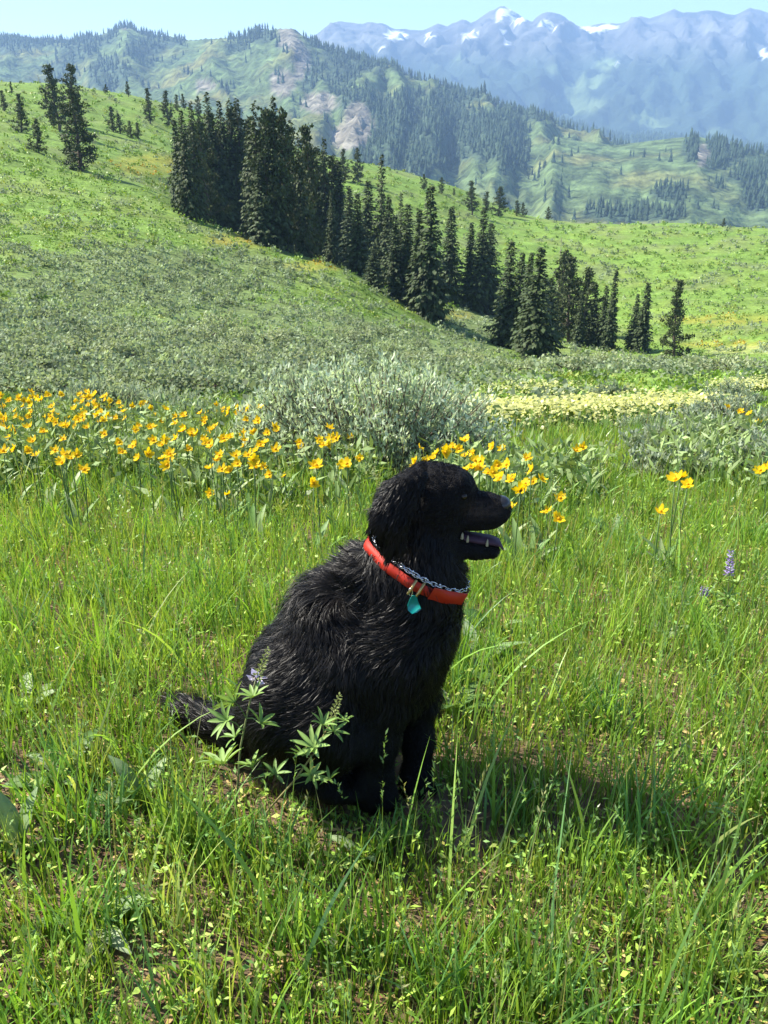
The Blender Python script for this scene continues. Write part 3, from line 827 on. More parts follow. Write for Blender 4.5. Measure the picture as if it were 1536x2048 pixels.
def sage_and_forbs():
    w = view_weight(9.5, 330)
    x, y, z = pick_cells(w, 14600)
    sage, yel, cream, n1, n2 = cover(x, y, z)
    u = rng.random(len(x))
    is_s = u < sage * 1.05 + .06
    is_s &= ~((y < 21) & (x > 1.0) & (rng.random(len(x)) < .8))
    px, py = project(x, y, z)
    lush = (px > 880) & (py > 830)
    is_s &= ~lush
    g = Geo()
    i = np.nonzero(is_s)[0]
    r = rng.uniform(.28, .62, len(i)) * np.where(y[i] > 90, 1.25, 1.0); h = r * rng.uniform(.8, 1.25, len(i))
    c = np.array([[.245, .305, .18]]) * rng.uniform(.62, 1.35, (len(i), 1)) + np.array([[.01, .0, .012]]) * rng.random((len(i), 1))
    for lo, hi, k in ((0, 45, 56), (45, 90, 28), (90, 999, 16)):
        s = (y[i] >= lo) & (y[i] < hi)
        V, T, K = domes(x[i][s], y[i][s], z[i][s] - .04, r[s], h[s], k, .09 + y[i][s] * .0016, c[s])
        g.add(V, tris=T); g.C[-1] = K
    link('sagebrush_vegetation', g.mesh('sagebrush_vegetation', SAGEM), kind='stuff', label='grey green sagebrush covering the hillside slope', cat='sagebrush')
    g = Geo()
    i = np.nonzero(~is_s)[0]
    r = rng.uniform(.13, .34, len(i)) * np.where(y[i] > 60, 2.2, 1.0) * np.where(y[i] < 14, .7, 1); h = r * rng.uniform(.5, 1.0, len(i)) * np.where(lush[i] & (y[i] < 13), .6, 1)
    c = np.array([[.17, .28, .045]]) * rng.uniform(.75, 1.3, (len(i), 1))
    yy = rng.random(len(i)); q = fbm(x[i] * .12 + 8, y[i] * .12, 3)
    c[yy < .30 + .3 * q] = np.array([.24, .31, .06]); c[yy < .04 + .05 * q] = np.array([.29, .33, .09])
    c[(yy > .7) & (yel[i] > .35)] = np.array([.42, .27, .012])
    for lo, hi, k in ((0, 22, 22), (22, 60, 20), (60, 999, 12)):
        s = (y[i] >= lo) & (y[i] < hi)
        V, T, K = domes(x[i][s], y[i][s], z[i][s] - .03, r[s], h[s], k, .07 + y[i][s] * .0016, c[s], up=.9)
        g.add(V, tris=T); g.C[-1] = K
    link('slope_vegetation', g.mesh('slope_vegetation', LEAFM), kind='stuff', label='bright green low herbs covering the open slopes', cat='herbs')
    # cream buckwheat carpet
    wc = view_weight(7.4, 40)
    _, _, cr, _, _ = cover(_gx[:-1, :-1], _gy[:-1, :-1], _gz[:-1, :-1])
    x, y, z = pick_cells(wc * np.clip(cr - .04, 0.0, 1) ** .8, 1600)
    n = len(x); k = 7
    hh = rng.uniform(.18, .34, n)
    X = (x[:, None] + rng.normal(0, .15, (n, k))).ravel(); Y = (y[:, None] + rng.normal(0, .15, (n, k))).ravel(); Z = (z[:, None] + hh[:, None] * rng.uniform(.75, 1.1, (n, k))).ravel()
    D = np.stack([rng.normal(0, 1, n * k), rng.normal(0, 1, n * k), rng.normal(0, .25, n * k)], 1)
    N = np.stack([rng.normal(-.3, .4, n * k), rng.normal(-.2, .4, n * k), np.ones(n * k)], 1)
    V, T, K = sprays(np.stack([X, Y, Z], 1), D, N, rng.uniform(.035, .06, n * k), rng.uniform(.035, .055, n * k), np.array([[.56, .58, .22]]) * rng.uniform(.7, 1.15, (n * k, 1)))
    g = Geo(); g.add(V, tris=T); g.C[-1] = K
    V, T, K = domes(x, y, z, np.full(n, .16), hh * .8, 12, np.full(n, .10), np.array([[.11, .18, .045]]) * rng.uniform(.7, 1.2, (n, 1)))
    g.add(V, tris=T); g.C[-1] = K
    link('buckwheat_flower_vegetation', g.mesh('buckwheat_flower_vegetation', GRASS), kind='stuff', label='pale cream flower carpet in a band across the swale', cat='wildflowers')
sage_and_forbs()

# individual sagebrush ---------------------------------------------------------------
def shrub_mesh(seed, k=420, size=.10, col=(.12, .155, .09), lobes=5, flat=.75):
    g = np.random.default_rng(seed); G = Geo(); B = Geo()
    n = lobes
    x = g.normal(0, .34, n); y = g.normal(0, .34, n); r = g.uniform(.38, .6, n); h = flat * g.uniform(.7, 1.1, n)
    V, T, K = domes(x, y, np.zeros(n), r, h, k // n, np.full(n, size), np.array([col]) * g.uniform(.75, 1.25, (n, 1)), g=g)
    G.add(V, tris=T); G.C[-1] = K
    for q in range(9):
        a = g.random() * 6.28
        pts = np.array([[0, 0, -.05], [.18 * math.cos(a), .18 * math.sin(a), .2], [.5 * math.cos(a), .5 * math.sin(a), .45 * flat + .1 * g.random()]])
        V, Q = tube(pts, [.03, .022, .008], 4, cap=False); B.add(V, quads=Q, col=(.09, .07, .055))
    return B.mesh('branches', SAGEM), G.mesh('foliage', SAGEM)
SHRUBS = [shrub_mesh(100 + i, 460, .115 - .01 * (i % 2), (.24 + .035 * (i % 3), .29 + .03 * (i % 3), .16 + .02 * (i % 3)), 4 + i % 4) for i in range(6)]
_sg = np.random.default_rng(77)
_done = []
_sage_things = []
for tries in range(1500):
    if len(_done) >= 84: break
    if _sg.random() < .72: px, py = _sg.uniform(-10, 900), _sg.uniform(655, 800)
    else: px, py = _sg.uniform(900, 1500), _sg.uniform(722, 752)
    if 505 < px < 960 and py > 745: continue
    p = hit_ground(px, py, ymin=9.8)
    if p is None or p[1] < 17: continue
    if any((p[0] - q[0]) ** 2 + (p[1] - q[1]) ** 2 < .5 for q in _done): continue
    _done.append(p)
    side = 'foot of the hillside' if px < 900 else 'dark belt across the swale'
    o = link('sagebrush', None, loc=(p[0], p[1], p[2] - .03), label='rounded grey green sagebrush bush in the %s' % ('dark thicket at the foot of the hillside' if px < 900 else 'dark belt across the swale below the lower conifers'),
             cat='shrub', group='sagebrush bushes at the foot of the hillside' if px < 900 else 'sagebrush bushes in the swale belt')
    s = _sg.uniform(.7, 1.25); o.scale = (s, s, s * _sg.uniform(.75, 1.1)); o.rotation_euler = (0, 0, _sg.random() * 6.28)
    link('branches', SHRUBS[len(_done) % 6][0], o); link('foliage', SHRUBS[len(_done) % 6][1], o)
    _sage_things.append((px, px < 900, o))

def ordinal(n):
    ones = ['', 'first', 'second', 'third', 'fourth', 'fifth', 'sixth', 'seventh', 'eighth', 'ninth', 'tenth', 'eleventh', 'twelfth', 'thirteenth', 'fourteenth', 'fifteenth', 'sixteenth', 'seventeenth', 'eighteenth', 'nineteenth']
    tens = {2: 'twent', 3: 'thirt', 4: 'fort', 5: 'fift', 6: 'sixt', 7: 'sevent', 8: 'eight', 9: 'ninet'}
    if n < 20: return ones[n]
    return tens[n // 10] + ('ieth' if n % 10 == 0 else 'y-' + ones[n % 10])
def number_labels(rows, text):
    for i, (px, o) in enumerate(sorted(rows, key=lambda r: r[0])): o['label'] = text % ordinal(i + 1)
number_labels([(p, o) for p, a, o in _sage_things if a], 'rounded grey green sagebrush at the hillside foot, %s counting from the left picture edge')
number_labels([(p, o) for p, a, o in _sage_things if not a], 'sagebrush in the dark belt below the lower conifers, %s counting from the left')

def silver_bush(name, px, py, width, height, nst, label, seed, D=None, col=(.40, .47, .34), leaf=.035, dark=1.0):
    """upright many-stemmed sage: fine branches closely set with narrow leaves"""
    g = np.random.default_rng(seed)
    p = hit_ground(px, py)
    root = bpy.data.objects.new(name, None); COL.objects.link(root); root.location = p
    tag(root, label, 'shrub', 'silver sagebrush at the meadow edge')
    B = Geo(); C, D_, N, L, Wd, K = [], [], [], [], [], []
    for s in range(nst):
        a = g.random() * 6.28; rad = math.sqrt(g.random()) * .5
        bx, by = rad * math.cos(a) * width * .75, rad * math.sin(a) * width * .42
        hh = height * (1.0 - .62 * (rad / .5) ** 2.2) * g.uniform(.5, 1.22)
        tip = np.array([bx + g.normal(0, .07) + bx * .42, by + g.normal(0, .07), hh])
        pts = np.array([[bx * .5, by * .5, 0], [bx * .9, by * .9, hh * .4], [(bx + tip[0]) / 2 + .01, (by + tip[1]) / 2, hh * .72], tip])
        V, Q = tube(pts, np.array([.008, .006, .004, .0015]), 4, cap=False); B.add(V, quads=Q)
        m = int(26 + 52 * hh / height)
        f = g.uniform(.18, 1.04, m)
        P = np.stack([np.interp(f, [0, .4, .72, 1], pts[:, q]) for q in range(3)], 1) + g.normal(0, .014, (m, 3))
        d = g.normal(0, .6, (m, 3)) + np.array([0, 0, 1.0]); C.append(P); D_.append(d); N.append(g.normal(0, 1, (m, 3)))
        l = leaf * g.uniform(.7, 1.5, m); L.append(l); Wd.append(l * g.uniform(.28, .46, m))
        K.append(np.array([col]) * g.uniform(.7, 1.2, (m, 1)) * (.8 + .25 * f[:, None]) * dark)
    V, T, K = sprays(np.concatenate(C), np.concatenate(D_), np.concatenate(N), np.concatenate(L), np.concatenate(Wd), np.concatenate(K), bend=.1)
    F = Geo(); F.add(V, tris=T); F.C[-1] = K
    link('branches', B.mesh('branches', WOODM), root); link('foliage', F.mesh('foliage', SAGEM), root)
    return root
silver_bush('sagebrush', 745, 946, 1.75, .66, 400, 'big silvery sagebrush behind the flowers, feathery upright stems', 1, col=(.50, .58, .42))
silver_bush('sagebrush', 870, 930, .9, .50, 220, 'lower silver sagebrush at the edge of the big silvery one', 2)
silver_bush('sagebrush', 600, 930, .8, .58, 200, 'thin sprigs of sage on the flower side of the big silvery sagebrush', 3)
silver_bush('sagebrush', 215, 846, 1.15, .34, 220, 'low rounded grey sagebrush behind the yellow flowers, farther from the big one', 4, leaf=.04, col=(.34, .40, .28))
silver_bush('sagebrush', 330, 848, .95, .30, 190, 'low rounded grey sagebrush behind the yellow flowers, middle of the row', 5, leaf=.04, col=(.34, .40, .28))
silver_bush('sagebrush', 375, 868, .5, .24, 160, 'small dark sage tuft at the end of the low grey row', 6, leaf=.035, col=(.28,.35,.24))
for i, (px, py, w, h, lab) in enumerate([(1320, 915, .6, .24, 'grey sagebrush mound nearest the dog among those on the right'), (1440, 862, .9, .36, 'larger lavender grey sagebrush on the right bank'), (1500, 905, .7, .28, 'sage mound low on the right bank beside yellow flowers'),
                                         (1290, 872, .6, .16, 'flat grey sage mound below the cream flower band'), (1465, 815, 1.0, .40, 'dark grey sagebrush high on the right bank'), (1215, 800, 1.2, .32, 'grey sage clump just above the cream flower band'), (1350, 962, .55, .22, 'small pale sage tuft with yellow flowers at its foot'),
                                         (1380, 880, .6, .25, 'blue grey sage tuft between two larger mounds'), (1525, 960, .6, .24, 'pale sage tuft at the picture edge on the right')]):
    silver_bush('sagebrush', px, py, w, h, 115, lab, 20 + i, leaf=.036, col=(.32, .38, .27))

# the meadow grass -------------------------------------------------------------------
def blades(x, y, z, h, w, dirn, lean, col0, col1, seg=3, stiff=1.6):
    n = len(x)
    ts = np.linspace(0, 1, seg + 1)
    dx, dy = np.cos(dirn), np.sin(dirn)
    face = dirn + math.pi / 2 + rng.normal(0, .9, n)
    sx, sy = np.cos(face), np.sin(face)
    V = np.zeros((n, 2 * seg + 1, 3)); C = np.zeros((n, 2 * seg + 1, 3))
    for i, t in enumerate(ts):
        off = lean * h * t ** stiff
        zz = z + h * t * np.sqrt(np.clip(1 - (lean * t * .75) ** 2, .15, 1))
        cx, cy = x + dx * off, y + dy * off
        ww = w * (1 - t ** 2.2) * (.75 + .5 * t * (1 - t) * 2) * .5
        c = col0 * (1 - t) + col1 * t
        if i < seg:
            V[:, 2 * i] = np.stack([cx - sx * ww, cy - sy * ww, zz], 1); V[:, 2 * i + 1] = np.stack([cx + sx * ww, cy + sy * ww, zz], 1)
            C[:, 2 * i] = c; C[:, 2 * i + 1] = c
        else:
            V[:, 2 * i] = np.stack([cx, cy, zz], 1); C[:, 2 * i] = c
    b = np.arange(n)[:, None] * (2 * seg + 1)
    Q = np.concatenate([b + np.array([[2 * i, 2 * i + 1, 2 * i + 3, 2 * i + 2]]) for i in range(seg - 1)]) if seg > 1 else None
    T = b + np.array([[2 * seg - 2, 2 * seg - 1, 2 * seg]])
    return V.reshape(-1, 3), T, Q, C.reshape(-1, 3)

def meadow_points(n, ymin, ymax, power=1.0):
    """more points where the view is near; spread a little past the picture's edges"""
    y = (ymin + .8) * ((ymax + .8) / (ymin + .8)) ** (rng.random(n) ** power) - .8
    s = np.sqrt(y ** 2 + 1.7)
    x = rng.uniform(-1, 1, n) * (.49 * s + .5)
    return x, y

GREENS = np.array([[.185, .330, .042], [.225, .375, .050], [.155, .295, .080], [.29, .41, .070], [.38, .43, .11], [.11, .215, .035]])
def green(n, g=rng):
    k = g.choice(len(GREENS), n, p=[.24, .26, .13, .19, .11, .07])
    return GREENS[k] * g.uniform(.75, 1.25, (n, 1))

DOG_X, DOG_Y = -.06, 1.60
def trampled(x, y):
    tail = .4 * smoothstep(.17, .08, np.sqrt((x + .40) ** 2 + (y - 1.70) ** 2))
    # the dog's own seat presses the grass down
    return np.maximum(tail, smoothstep(.36, .22, np.sqrt(((x - DOG_X + .05) / .84) ** 2 + ((y - DOG_Y + .05) / .72) ** 2)))

def build_grass():
    # fine turf
    x, y = meadow_points(124000, .55, 11.5, 1.04)
    clump = fbm(x * 3.1, y * 3.1, 3); patch = fbm(x * 1.1 + 9, y * 1.1, 3)
    bare = smoothstep(.05, .28, fbm(x * 3.4 + 31, y * 3.4, 3)) * smoothstep(2.2, 1.4, y)
    keep = rng.random(len(x)) > np.maximum(bare * .93, .12 * smoothstep(1.75, 1.35, y))
    x, y, clump, patch = x[keep], y[keep], clump[keep], patch[keep]
    n = len(x); z = ground_z(x, y)
    h = rng.uniform(.05, .12, n) * (1 + .6 * clump) * (1 - .72 * trampled(x, y)) * (1 + .25 * smoothstep(3.0, 6.0, y)) * (1 - .25 * smoothstep(2.0, 1.3, y))
    h = np.where(rng.random(n) < .14, h * 1.8, h)
    w = rng.uniform(.0022, .0052, n) * (1 + .22 * np.clip(y - 2.0, 0, 10))
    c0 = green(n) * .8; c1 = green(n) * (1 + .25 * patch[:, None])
    dry = rng.random(n) < .035
    c1[dry] = np.array([.30, .24, .10]); c0[dry] = np.array([.22, .17, .08])
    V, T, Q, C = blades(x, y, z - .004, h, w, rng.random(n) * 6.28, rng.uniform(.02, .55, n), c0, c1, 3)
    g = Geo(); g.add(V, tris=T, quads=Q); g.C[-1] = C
    # longer grass in tussocks
    tx, ty = meadow_points(950, .6, 8.5, .9)
    m = 22
    x = np.repeat(tx, m) + rng.normal(0, .028, 950 * m); y = np.repeat(ty, m) + rng.normal(0, .028, 950 * m)
    n = len(x)
    h = np.repeat(rng.uniform(.10, .22, 950), m) * rng.uniform(.5, 1.1, n) * (1 - .75 * trampled(x, y))
    w = rng.uniform(.0035, .0075, n) * (1 + .18 * np.clip(y - 2.5, 0, 10))
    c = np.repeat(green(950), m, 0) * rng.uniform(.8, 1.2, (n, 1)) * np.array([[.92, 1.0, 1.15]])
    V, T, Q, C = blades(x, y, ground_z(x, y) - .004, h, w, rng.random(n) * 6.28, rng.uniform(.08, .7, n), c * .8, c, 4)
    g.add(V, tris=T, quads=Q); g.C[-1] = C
    x, y = meadow_points(420, .6, 3.2, 1.0); n = len(x)
    h = rng.uniform(.16, .34, n) * (1 - .8 * trampled(x, y)); c = green(n) * np.array([[.95, 1.0, 1.3]])
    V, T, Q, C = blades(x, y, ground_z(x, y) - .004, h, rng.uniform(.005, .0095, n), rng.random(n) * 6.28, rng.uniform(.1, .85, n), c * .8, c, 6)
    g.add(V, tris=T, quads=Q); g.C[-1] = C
    link('grass', g.mesh('grass', GRASS), kind='stuff', label='bright green meadow grass around the sitting dog', cat='grass')
    # small herbs between the grass
    x, y = meadow_points(80000, .55, 6.5, 1.0)
    hb = fbm(x * 2.3 + 3, y * 2.3 + 4, 3)
    keep = rng.random(len(x)) < .45 + 1.1 * hb + .25 * smoothstep(2.4, 1.2, y)
    x, y, hb = x[keep], y[keep], hb[keep]; n = len(x)
    hz = rng.uniform(.004, .075, n) * (1 - .6 * trampled(x, y))
    D = rng.normal(0, 1, (n, 3)); D[:, 2] = np.abs(D[:, 2]) * .8 + .1
    N = rng.normal(0, .6, (n, 3)) + np.array([-.2, 0, 1])
    L = rng.uniform(.007, .021, n) * (1 + .3 * np.clip(y - 2, 0, 5)); c = green(n) * 1.1 + np.array([.03, .02, .0]) * rng.random((n, 1))
    yel = rng.random(n) < .10; c[yel] = np.array([.24, .22, .04]) * rng.uniform(.7, 1.2, (yel.sum(), 1))
    V, T, K = sprays(np.stack([x, y, ground_z(x, y) + hz], 1), D, N, L, L * rng.uniform(.3, .55, n), c, bend=.3)
    g = Geo(); g.add(V, tris=T); g.C[-1] = K
    link('low_herb_vegetation', g.mesh('low_herb_vegetation', LEAFM), kind='stuff', label='tiny leafy herbs low between the grass blades', cat='herbs')
    # straw, dead leaves, crumbs of soil
    x, y = meadow_points(14000, .55, 3.6, 1.0); n = len(x)
    D = rng.normal(0, 1, (n, 3)); D[:, 2] *= .18
    L = rng.uniform(.012, .06, n)
    c = np.array([[.36, .25, .11]]) * rng.uniform(.4, 1.5, (n, 1)); br = rng.random(n) < .4; c[br] = np.array([.13, .07, .035]) * rng.uniform(.6, 1.6, (br.sum(), 1))
    V, T, K = sprays(np.stack([x, y, ground_z(x, y) + rng.uniform(.001, .014, n)], 1), D, rng.normal(0, .3, (n, 3)) + np.array([0, 0, 1]), L, L * rng.uniform(.05, .24, n), c, bend=.05)
    g = Geo(); g.add(V, tris=T); g.C[-1] = K
    link('straw_litter', g.mesh('straw_litter', attr_mat('dry_straw', .8, .2)), kind='stuff', label='dry straw and dead leaves lying on the soil', cat='litter')
    # flowering grass stalks
    x, y = meadow_points(2600, .7, 9.0, .95)
    keep = trampled(x, y) < .3
    x, y = x[keep], y[keep]; n = len(x)
    h = rng.uniform(.15, .34, n); d = rng.random(n) * 6.28; ln = rng.uniform(.02, .3, n)
    c = np.array([[.15, .25, .075]]) * rng.uniform(.75, 1.3, (n, 1)); pale = rng.random(n) < .25; c[pale] = np.array([.24, .25, .11])
    wv = rng.uniform(.0022, .0038, n) * (1 + .25 * np.clip(y - 2, 0, 10))
    V, T, Q, C = blades(x, y, ground_z(x, y) - .004, h, wv, d, ln, c * .8, c, 4)
    g = Geo(); g.add(V, tris=T, quads=Q); g.C[-1] = C
    m = 12; f = np.tile(np.linspace(.80, 1.0, m), n)
    hh, dd, ll, xx, yy = (np.repeat(a, m) for a in (h, d, ln, x, y))
    off = ll * hh * f ** 1.6
    P = np.stack([xx + np.cos(dd) * off, yy + np.sin(dd) * off, np.repeat(ground_z(x, y), m) + hh * f * np.sqrt(np.clip(1 - (ll * f * .75) ** 2, .15, 1))], 1)
    D = rng.normal(0, .45, (n * m, 3)) + np.array([0, 0, 1.0])
    V, T, K = sprays(P, D, rng.normal(0, 1, (n * m, 3)), rng.uniform(.009, .015, n * m), rng.uniform(.0025, .0045, n * m) * (1 + .2 * np.clip(yy - 2, 0, 10)), np.repeat(c, m, 0) * rng.uniform(.9, 1.4, (n * m, 1)), bend=.0)
    g.add(V, tris=T); g.C[-1] = K
    link('grass_stalks', g.mesh('grass_stalks', GRASS), kind='stuff', label='tall thin grass stalks with seed heads rising above the turf', cat='grass')
build_grass()

# broad leaves -----------------------------------------------------------------------
def leaf_geo(length, width, lift, curl, seed, col, fold=.25, seg=6, wave=.0):
    """one lance-shaped leaf rising from the origin, leaning along +X"""
    g = np.random.default_rng(seed); G = Geo()
    t = np.linspace(0, 1, seg + 1)
    ang = lift - curl * t ** 1.3
    ds = length / seg
    X = np.concatenate([[0], np.cumsum(np.cos(ang[:-1]) * ds)]); Z = np.concatenate([[0], np.cumsum(np.sin(ang[:-1]) * ds)])
    wd = width * .5 * np.clip(np.sin(np.clip(t * .92 + .06, 0, 1) * math.pi) ** .8, .05, 1)
    nx, nz = -np.sin(ang), np.cos(ang)
    V = []; C = []
    for i in range(seg + 1):
        for s in (-1, 0, 1):
            up = abs(s) * fold * wd[i] + wave * math.sin(i * 2.1 + s) * wd[i]
            V.append((X[i] + nx[i] * up, s * wd[i], Z[i] + nz[i] * up))
            C.append(np.array(col) * (1.35 if s == 0 else 1.0) * g.uniform(.9, 1.1))
    i = np.arange(seg)[:, None] * 3
    Q = np.concatenate([i + np.array([[0, 1, 4, 3]]), i + np.array([[1, 2, 5, 4]])])
    G.add(V, quads=Q); G.C[-1] = np.array(C)
    return G

LEAF_COL = [(.13, .22, .055), (.17, .25, .08), (.25, .31, .14), (.10, .19, .04)]
MULE_LEAVES = [leaf_geo(.15 + .03 * (i % 3), .027 + .007 * (i % 2), 1.25 - .1 * (i % 4), .3 + .25 * (i % 3), i, LEAF_COL[i % 4]).mesh('leaf', LEAFM, True) for i in range(8)]

def leafy_mass():
    """the crowd of upright leaves under the yellow flowers"""
    g = Geo()
    spots = []
    for tries in range(16000):
        u = rng.random()
        if u < .66: px, py = rng.uniform(-230, 760), rng.uniform(850, 1040)
        elif u < .9: px, py = rng.uniform(860, 1200), rng.uniform(960, 1110)
        else: px, py = rng.uniform(1310, 1640), rng.uniform(890, 1000)
        spots.append((px, py))
    sp = np.array(spots)
    # solve all at once on the near meadow, which is close to a plane there
    rx, ry, rz = ray(sp[:, 0], sp[:, 1])
    yy = np.full(len(sp), 5.0)
    for _ in range(12):
        zz = ground_z(rx * yy / ry, yy); yy = np.clip((zz - CAMZ) * ry / rz, 1.5, 12)
    x = rx * yy / ry; y = yy
    keep = rng.random(len(x)) < (.5 + 1.4 * fbm(x * 1.4, y * 1.4 + 3, 3)) * smoothstep(4.0, 5.2, y + .9 * fbm(x * .9, y * .9 + 20, 2))
    x, y = x[keep], y[keep]; n = len(x); z = ground_z(x, y)
    h = rng.uniform(.10, .28, n); w = rng.uniform(.016, .034, n)
    k = rng.choice(4, n, p=[.35, .25, .15, .25]); c = np.array(LEAF_COL)[k] * rng.uniform(.8, 1.45, (n, 1))
    V, T, Q, C = blades(x, y, z - .01, h, w, rng.random(n) * 6.28, rng.uniform(.1, .95, n), c * .85, c * 1.15, 4, stiff=1.4)
    g.add(V, tris=T, quads=Q); g.C[-1] = C
    m = np.tile(np.arange(n), 2); nn = len(m)
    V, T, K = sprays(np.stack([x[m] + rng.normal(0, .05, nn), y[m] + rng.normal(0, .05, nn), z[m] + rng.uniform(.04, .27, nn)], 1), rng.normal(0, 1, (nn, 3)) + np.array([0, 0, .7]), rng.normal(0, .8, (nn, 3)) + np.array([-.3, -.2, .6]), rng.uniform(.05, .12, nn), rng.uniform(.014, .032, nn), np.array([[.24, .33, .12]]) * rng.uniform(.55, 1.4, (nn, 1)), bend=.2)
    g.add(V, tris=T); g.C[-1] = K
    link('flower_leaf_vegetation', g.mesh('flower_leaf_vegetation', LEAFM), kind='stuff', label='upright green leaves massed beneath the yellow flowers', cat='leaves')
leafy_mass()

# yellow flowers -----------------------------------------------------------------------
def flower_geo(seed, r=.0255):
    g = np.random.default_rng(seed); G = Geo()
    npet = int(g.integers(9, 13))
    for k in range(npet):
        a = k * 6.283 / npet + g.normal(0, .1); ln = r * g.uniform(.75, 1.15); wd = r * g.uniform(.5, .66); cup = g.uniform(.1, .8)
        ca, sa = math.cos(a), math.sin(a)
        pts = []
        for f, ww in ((.16, .25), (.55, 1.0), (.88, .7), (1.0, .12)):
            zz = ln * cup * f * f
            for s in (-1, 1):
                pts.append((ca * ln * f - sa * s * wd * .5 * ww, sa * ln * f + ca * s * wd * .5 * ww, zz))
        q = np.array([[0, 1, 3, 2], [2, 3, 5, 4], [4, 5, 7, 6]])
        G.add(pts, quads=q, col=np.array([.88, .62, .012]) * g.uniform(.8, 1.1))
    return G

def disc_geo(r=.007):
    G = Geo(); a = np.arange(8) * 6.283 / 8
    rings = [(1.0, -.002), (.9, .004), (.5, .0075)]
    V = np.concatenate([np.stack([np.cos(a) * r * k, np.sin(a) * r * k, np.full(8, zz)], 1) for k, zz in rings] + [np.array([[0, 0, .0085]])])
    Q = np.concatenate([[[8 * i + j, 8 * i + (j + 1) % 8, 8 * i + 8 + (j + 1) % 8, 8 * i + 8 + j] for j in range(8)] for i in range(2)])
    T = [[16 + j, 16 + (j + 1) % 8, 24] for j in range(8)]
    G.add(V, tris=T, quads=Q, col=(.60, .30, .01))
    return G
FLOWERS = [flower_geo(300 + i).mesh('flower_head', PETAL, False) for i in range(6)]
DISC = disc_geo().mesh('disc', attr_mat('flower_disc', .8, .1))
STEMS = []
for i in range(4):
    G = Geo(); b = .04 * (i - 1.5)
    V, Q = tube([(0, 0, 0), (b * .4, .01, .35), (b, 0, .7), (b * 1.3, -.01, 1.0)], [.010, .009, .008, .007], 5); G.add(V, quads=Q, col=(.10, .17, .05))
    STEMS.append(G.mesh('stem', STEMM, True))

def yellow_plant(px, py, label, group, g, nheads=1, height=None, size=1.0, nleaf=3):
    hh = height or g.uniform(.24, .42)
    p = hit_ground(px, py, h=hh, ymin=1.2, ymax=60)
    if p is None: return
    root = bpy.data.objects.new('yellow_flower', None); COL.objects.link(root); root.location = p
    root.empty_display_size = .05
    tag(root, label, 'flower', group)
    _blooms.setdefault(group, []).append((px, root))
    for k in range(nheads):
        ox, oy = (0, 0) if k == 0 else (g.normal(0, .075), g.normal(0, .075))
        h2 = hh * (1 if k == 0 else g.uniform(.82, 1.08))
        si = int(g.integers(0, 4)); b = .04 * (si - 1.5) * 1.3
        st = link('stem', STEMS[si], root); st.location = (ox - b * .32, oy, 0); st.scale = (.32, .32, h2)
        fl = link('flower_head', FLOWERS[int(g.integers(0, 6))], root); fl.location = (ox, oy - .0045, h2)
        s = size * g.uniform(.85, 1.2); fl.scale = (s, s, s)
        tilt = g.uniform(.25, 1.15); az = g.normal(-2.2, .9)          # most look towards the sun and the camera
        fl.rotation_euler = Vector((math.sin(tilt) * math.cos(az), math.sin(tilt) * math.sin(az), math.cos(tilt))).to_track_quat('Z', 'Y').to_euler()
        link('disc', DISC, fl)
    for k in range(nleaf):
        lf = link('leaf', MULE_LEAVES[int(g.integers(0, 8))], root)
        lf.rotation_euler = (0, 0, g.random() * 6.28); s = g.uniform(.75, 1.15); lf.scale = (s, s, s); lf.location = (g.normal(0, .02), g.normal(0, .02), 0)
_blooms = {}
_fg = np.random.default_rng(9)
NAMED = [(421, 986, 2, 'lowest yellow flower of the drift, alone in green leaves left of the dog'), (1063, 938, 1, 'single yellow flower just beyond the dog nose, upright'), (1083, 957, 3, 'bright double yellow bloom right above the dog nose'), (1120, 995, 1, 'yellow flower standing right of the dog muzzle'),
         (1093, 1022, 1, 'small yellow flower lowest beside the dog muzzle'), (1041, 980, 2, 'pale yellow bloom touching the dog nose bridge'), (1022, 1014, 1, 'yellow flower half hidden behind the dog nose tip'), (1165, 893, 2, 'tiny yellow pair alone in the smooth green swale'), (1455, 815, 3, 'orange yellow cluster on the right sage bank'),
         (1515, 842, 3, 'yellow cluster at the picture edge on the right sage bank'), (1350, 958, 3, 'yellow flowers low in front of the small sage tuft'), (1375, 968, 1, 'short yellow flower right of the low sage tuft flowers'), (1520, 940, 2, 'yellow pair at the picture edge beside pale sage')]
for px, py, nh, lab in NAMED:
    yellow_plant(px, py, lab, None, _fg, nh, height=.2 if py > 980 else None)
HEAD = [(840, 895, 1), (868, 915, 2), (905, 893, 2), (918, 897, 3), (945, 905, 2), (960, 921, 3), (985, 893, 1), (1003, 897, 1), (960, 935, 2), (995, 930, 3), (1013, 929, 2), (948, 932, 2), (930, 910, 1), (975, 945, 1), (1000, 955, 1), (880, 930, 1), (830, 925, 1)]
for px, py, nh in HEAD:
    yellow_plant(px, py, 'yellow sunflower-like bloom crowding just behind the dog head', 'yellow flowers behind the dog head', _fg, nh)
DRIFT = [(166, 803), (211, 792), (220, 803), (293, 804), (330, 816), (166, 829), (196, 812), (191, 829), (216, 830), (246, 820), (262, 812), (324, 838), (301, 818), (278, 850), (305, 855), (372, 832), (367, 856), (352, 848), (408, 845), (431, 851), (446, 874), (461, 876), (507, 861), (550, 859), (586, 862), (598, 880), (545, 855), (637, 878), (663, 877), (646, 889),
         (700, 876), (695, 929), (632, 930), (689, 926), (552, 897), (512, 900), (490, 880), (518, 888), (472, 910), (476, 928), (435, 921), (441, 907), (410, 886), (426, 888), (340, 908), (335, 919), (308, 884), (325, 890), (275, 913), (268, 895), (131, 908), (126, 922), (129, 880), (30, 857), (66, 882), (90, 867), (113, 900), (250, 836), (155, 840), (212, 865), (240, 884), (720, 915), (665, 860), (530, 930), (503, 924), (460, 940), (540, 945), (380, 895), (395, 862), (350, 880), (20, 880), (8, 900)]
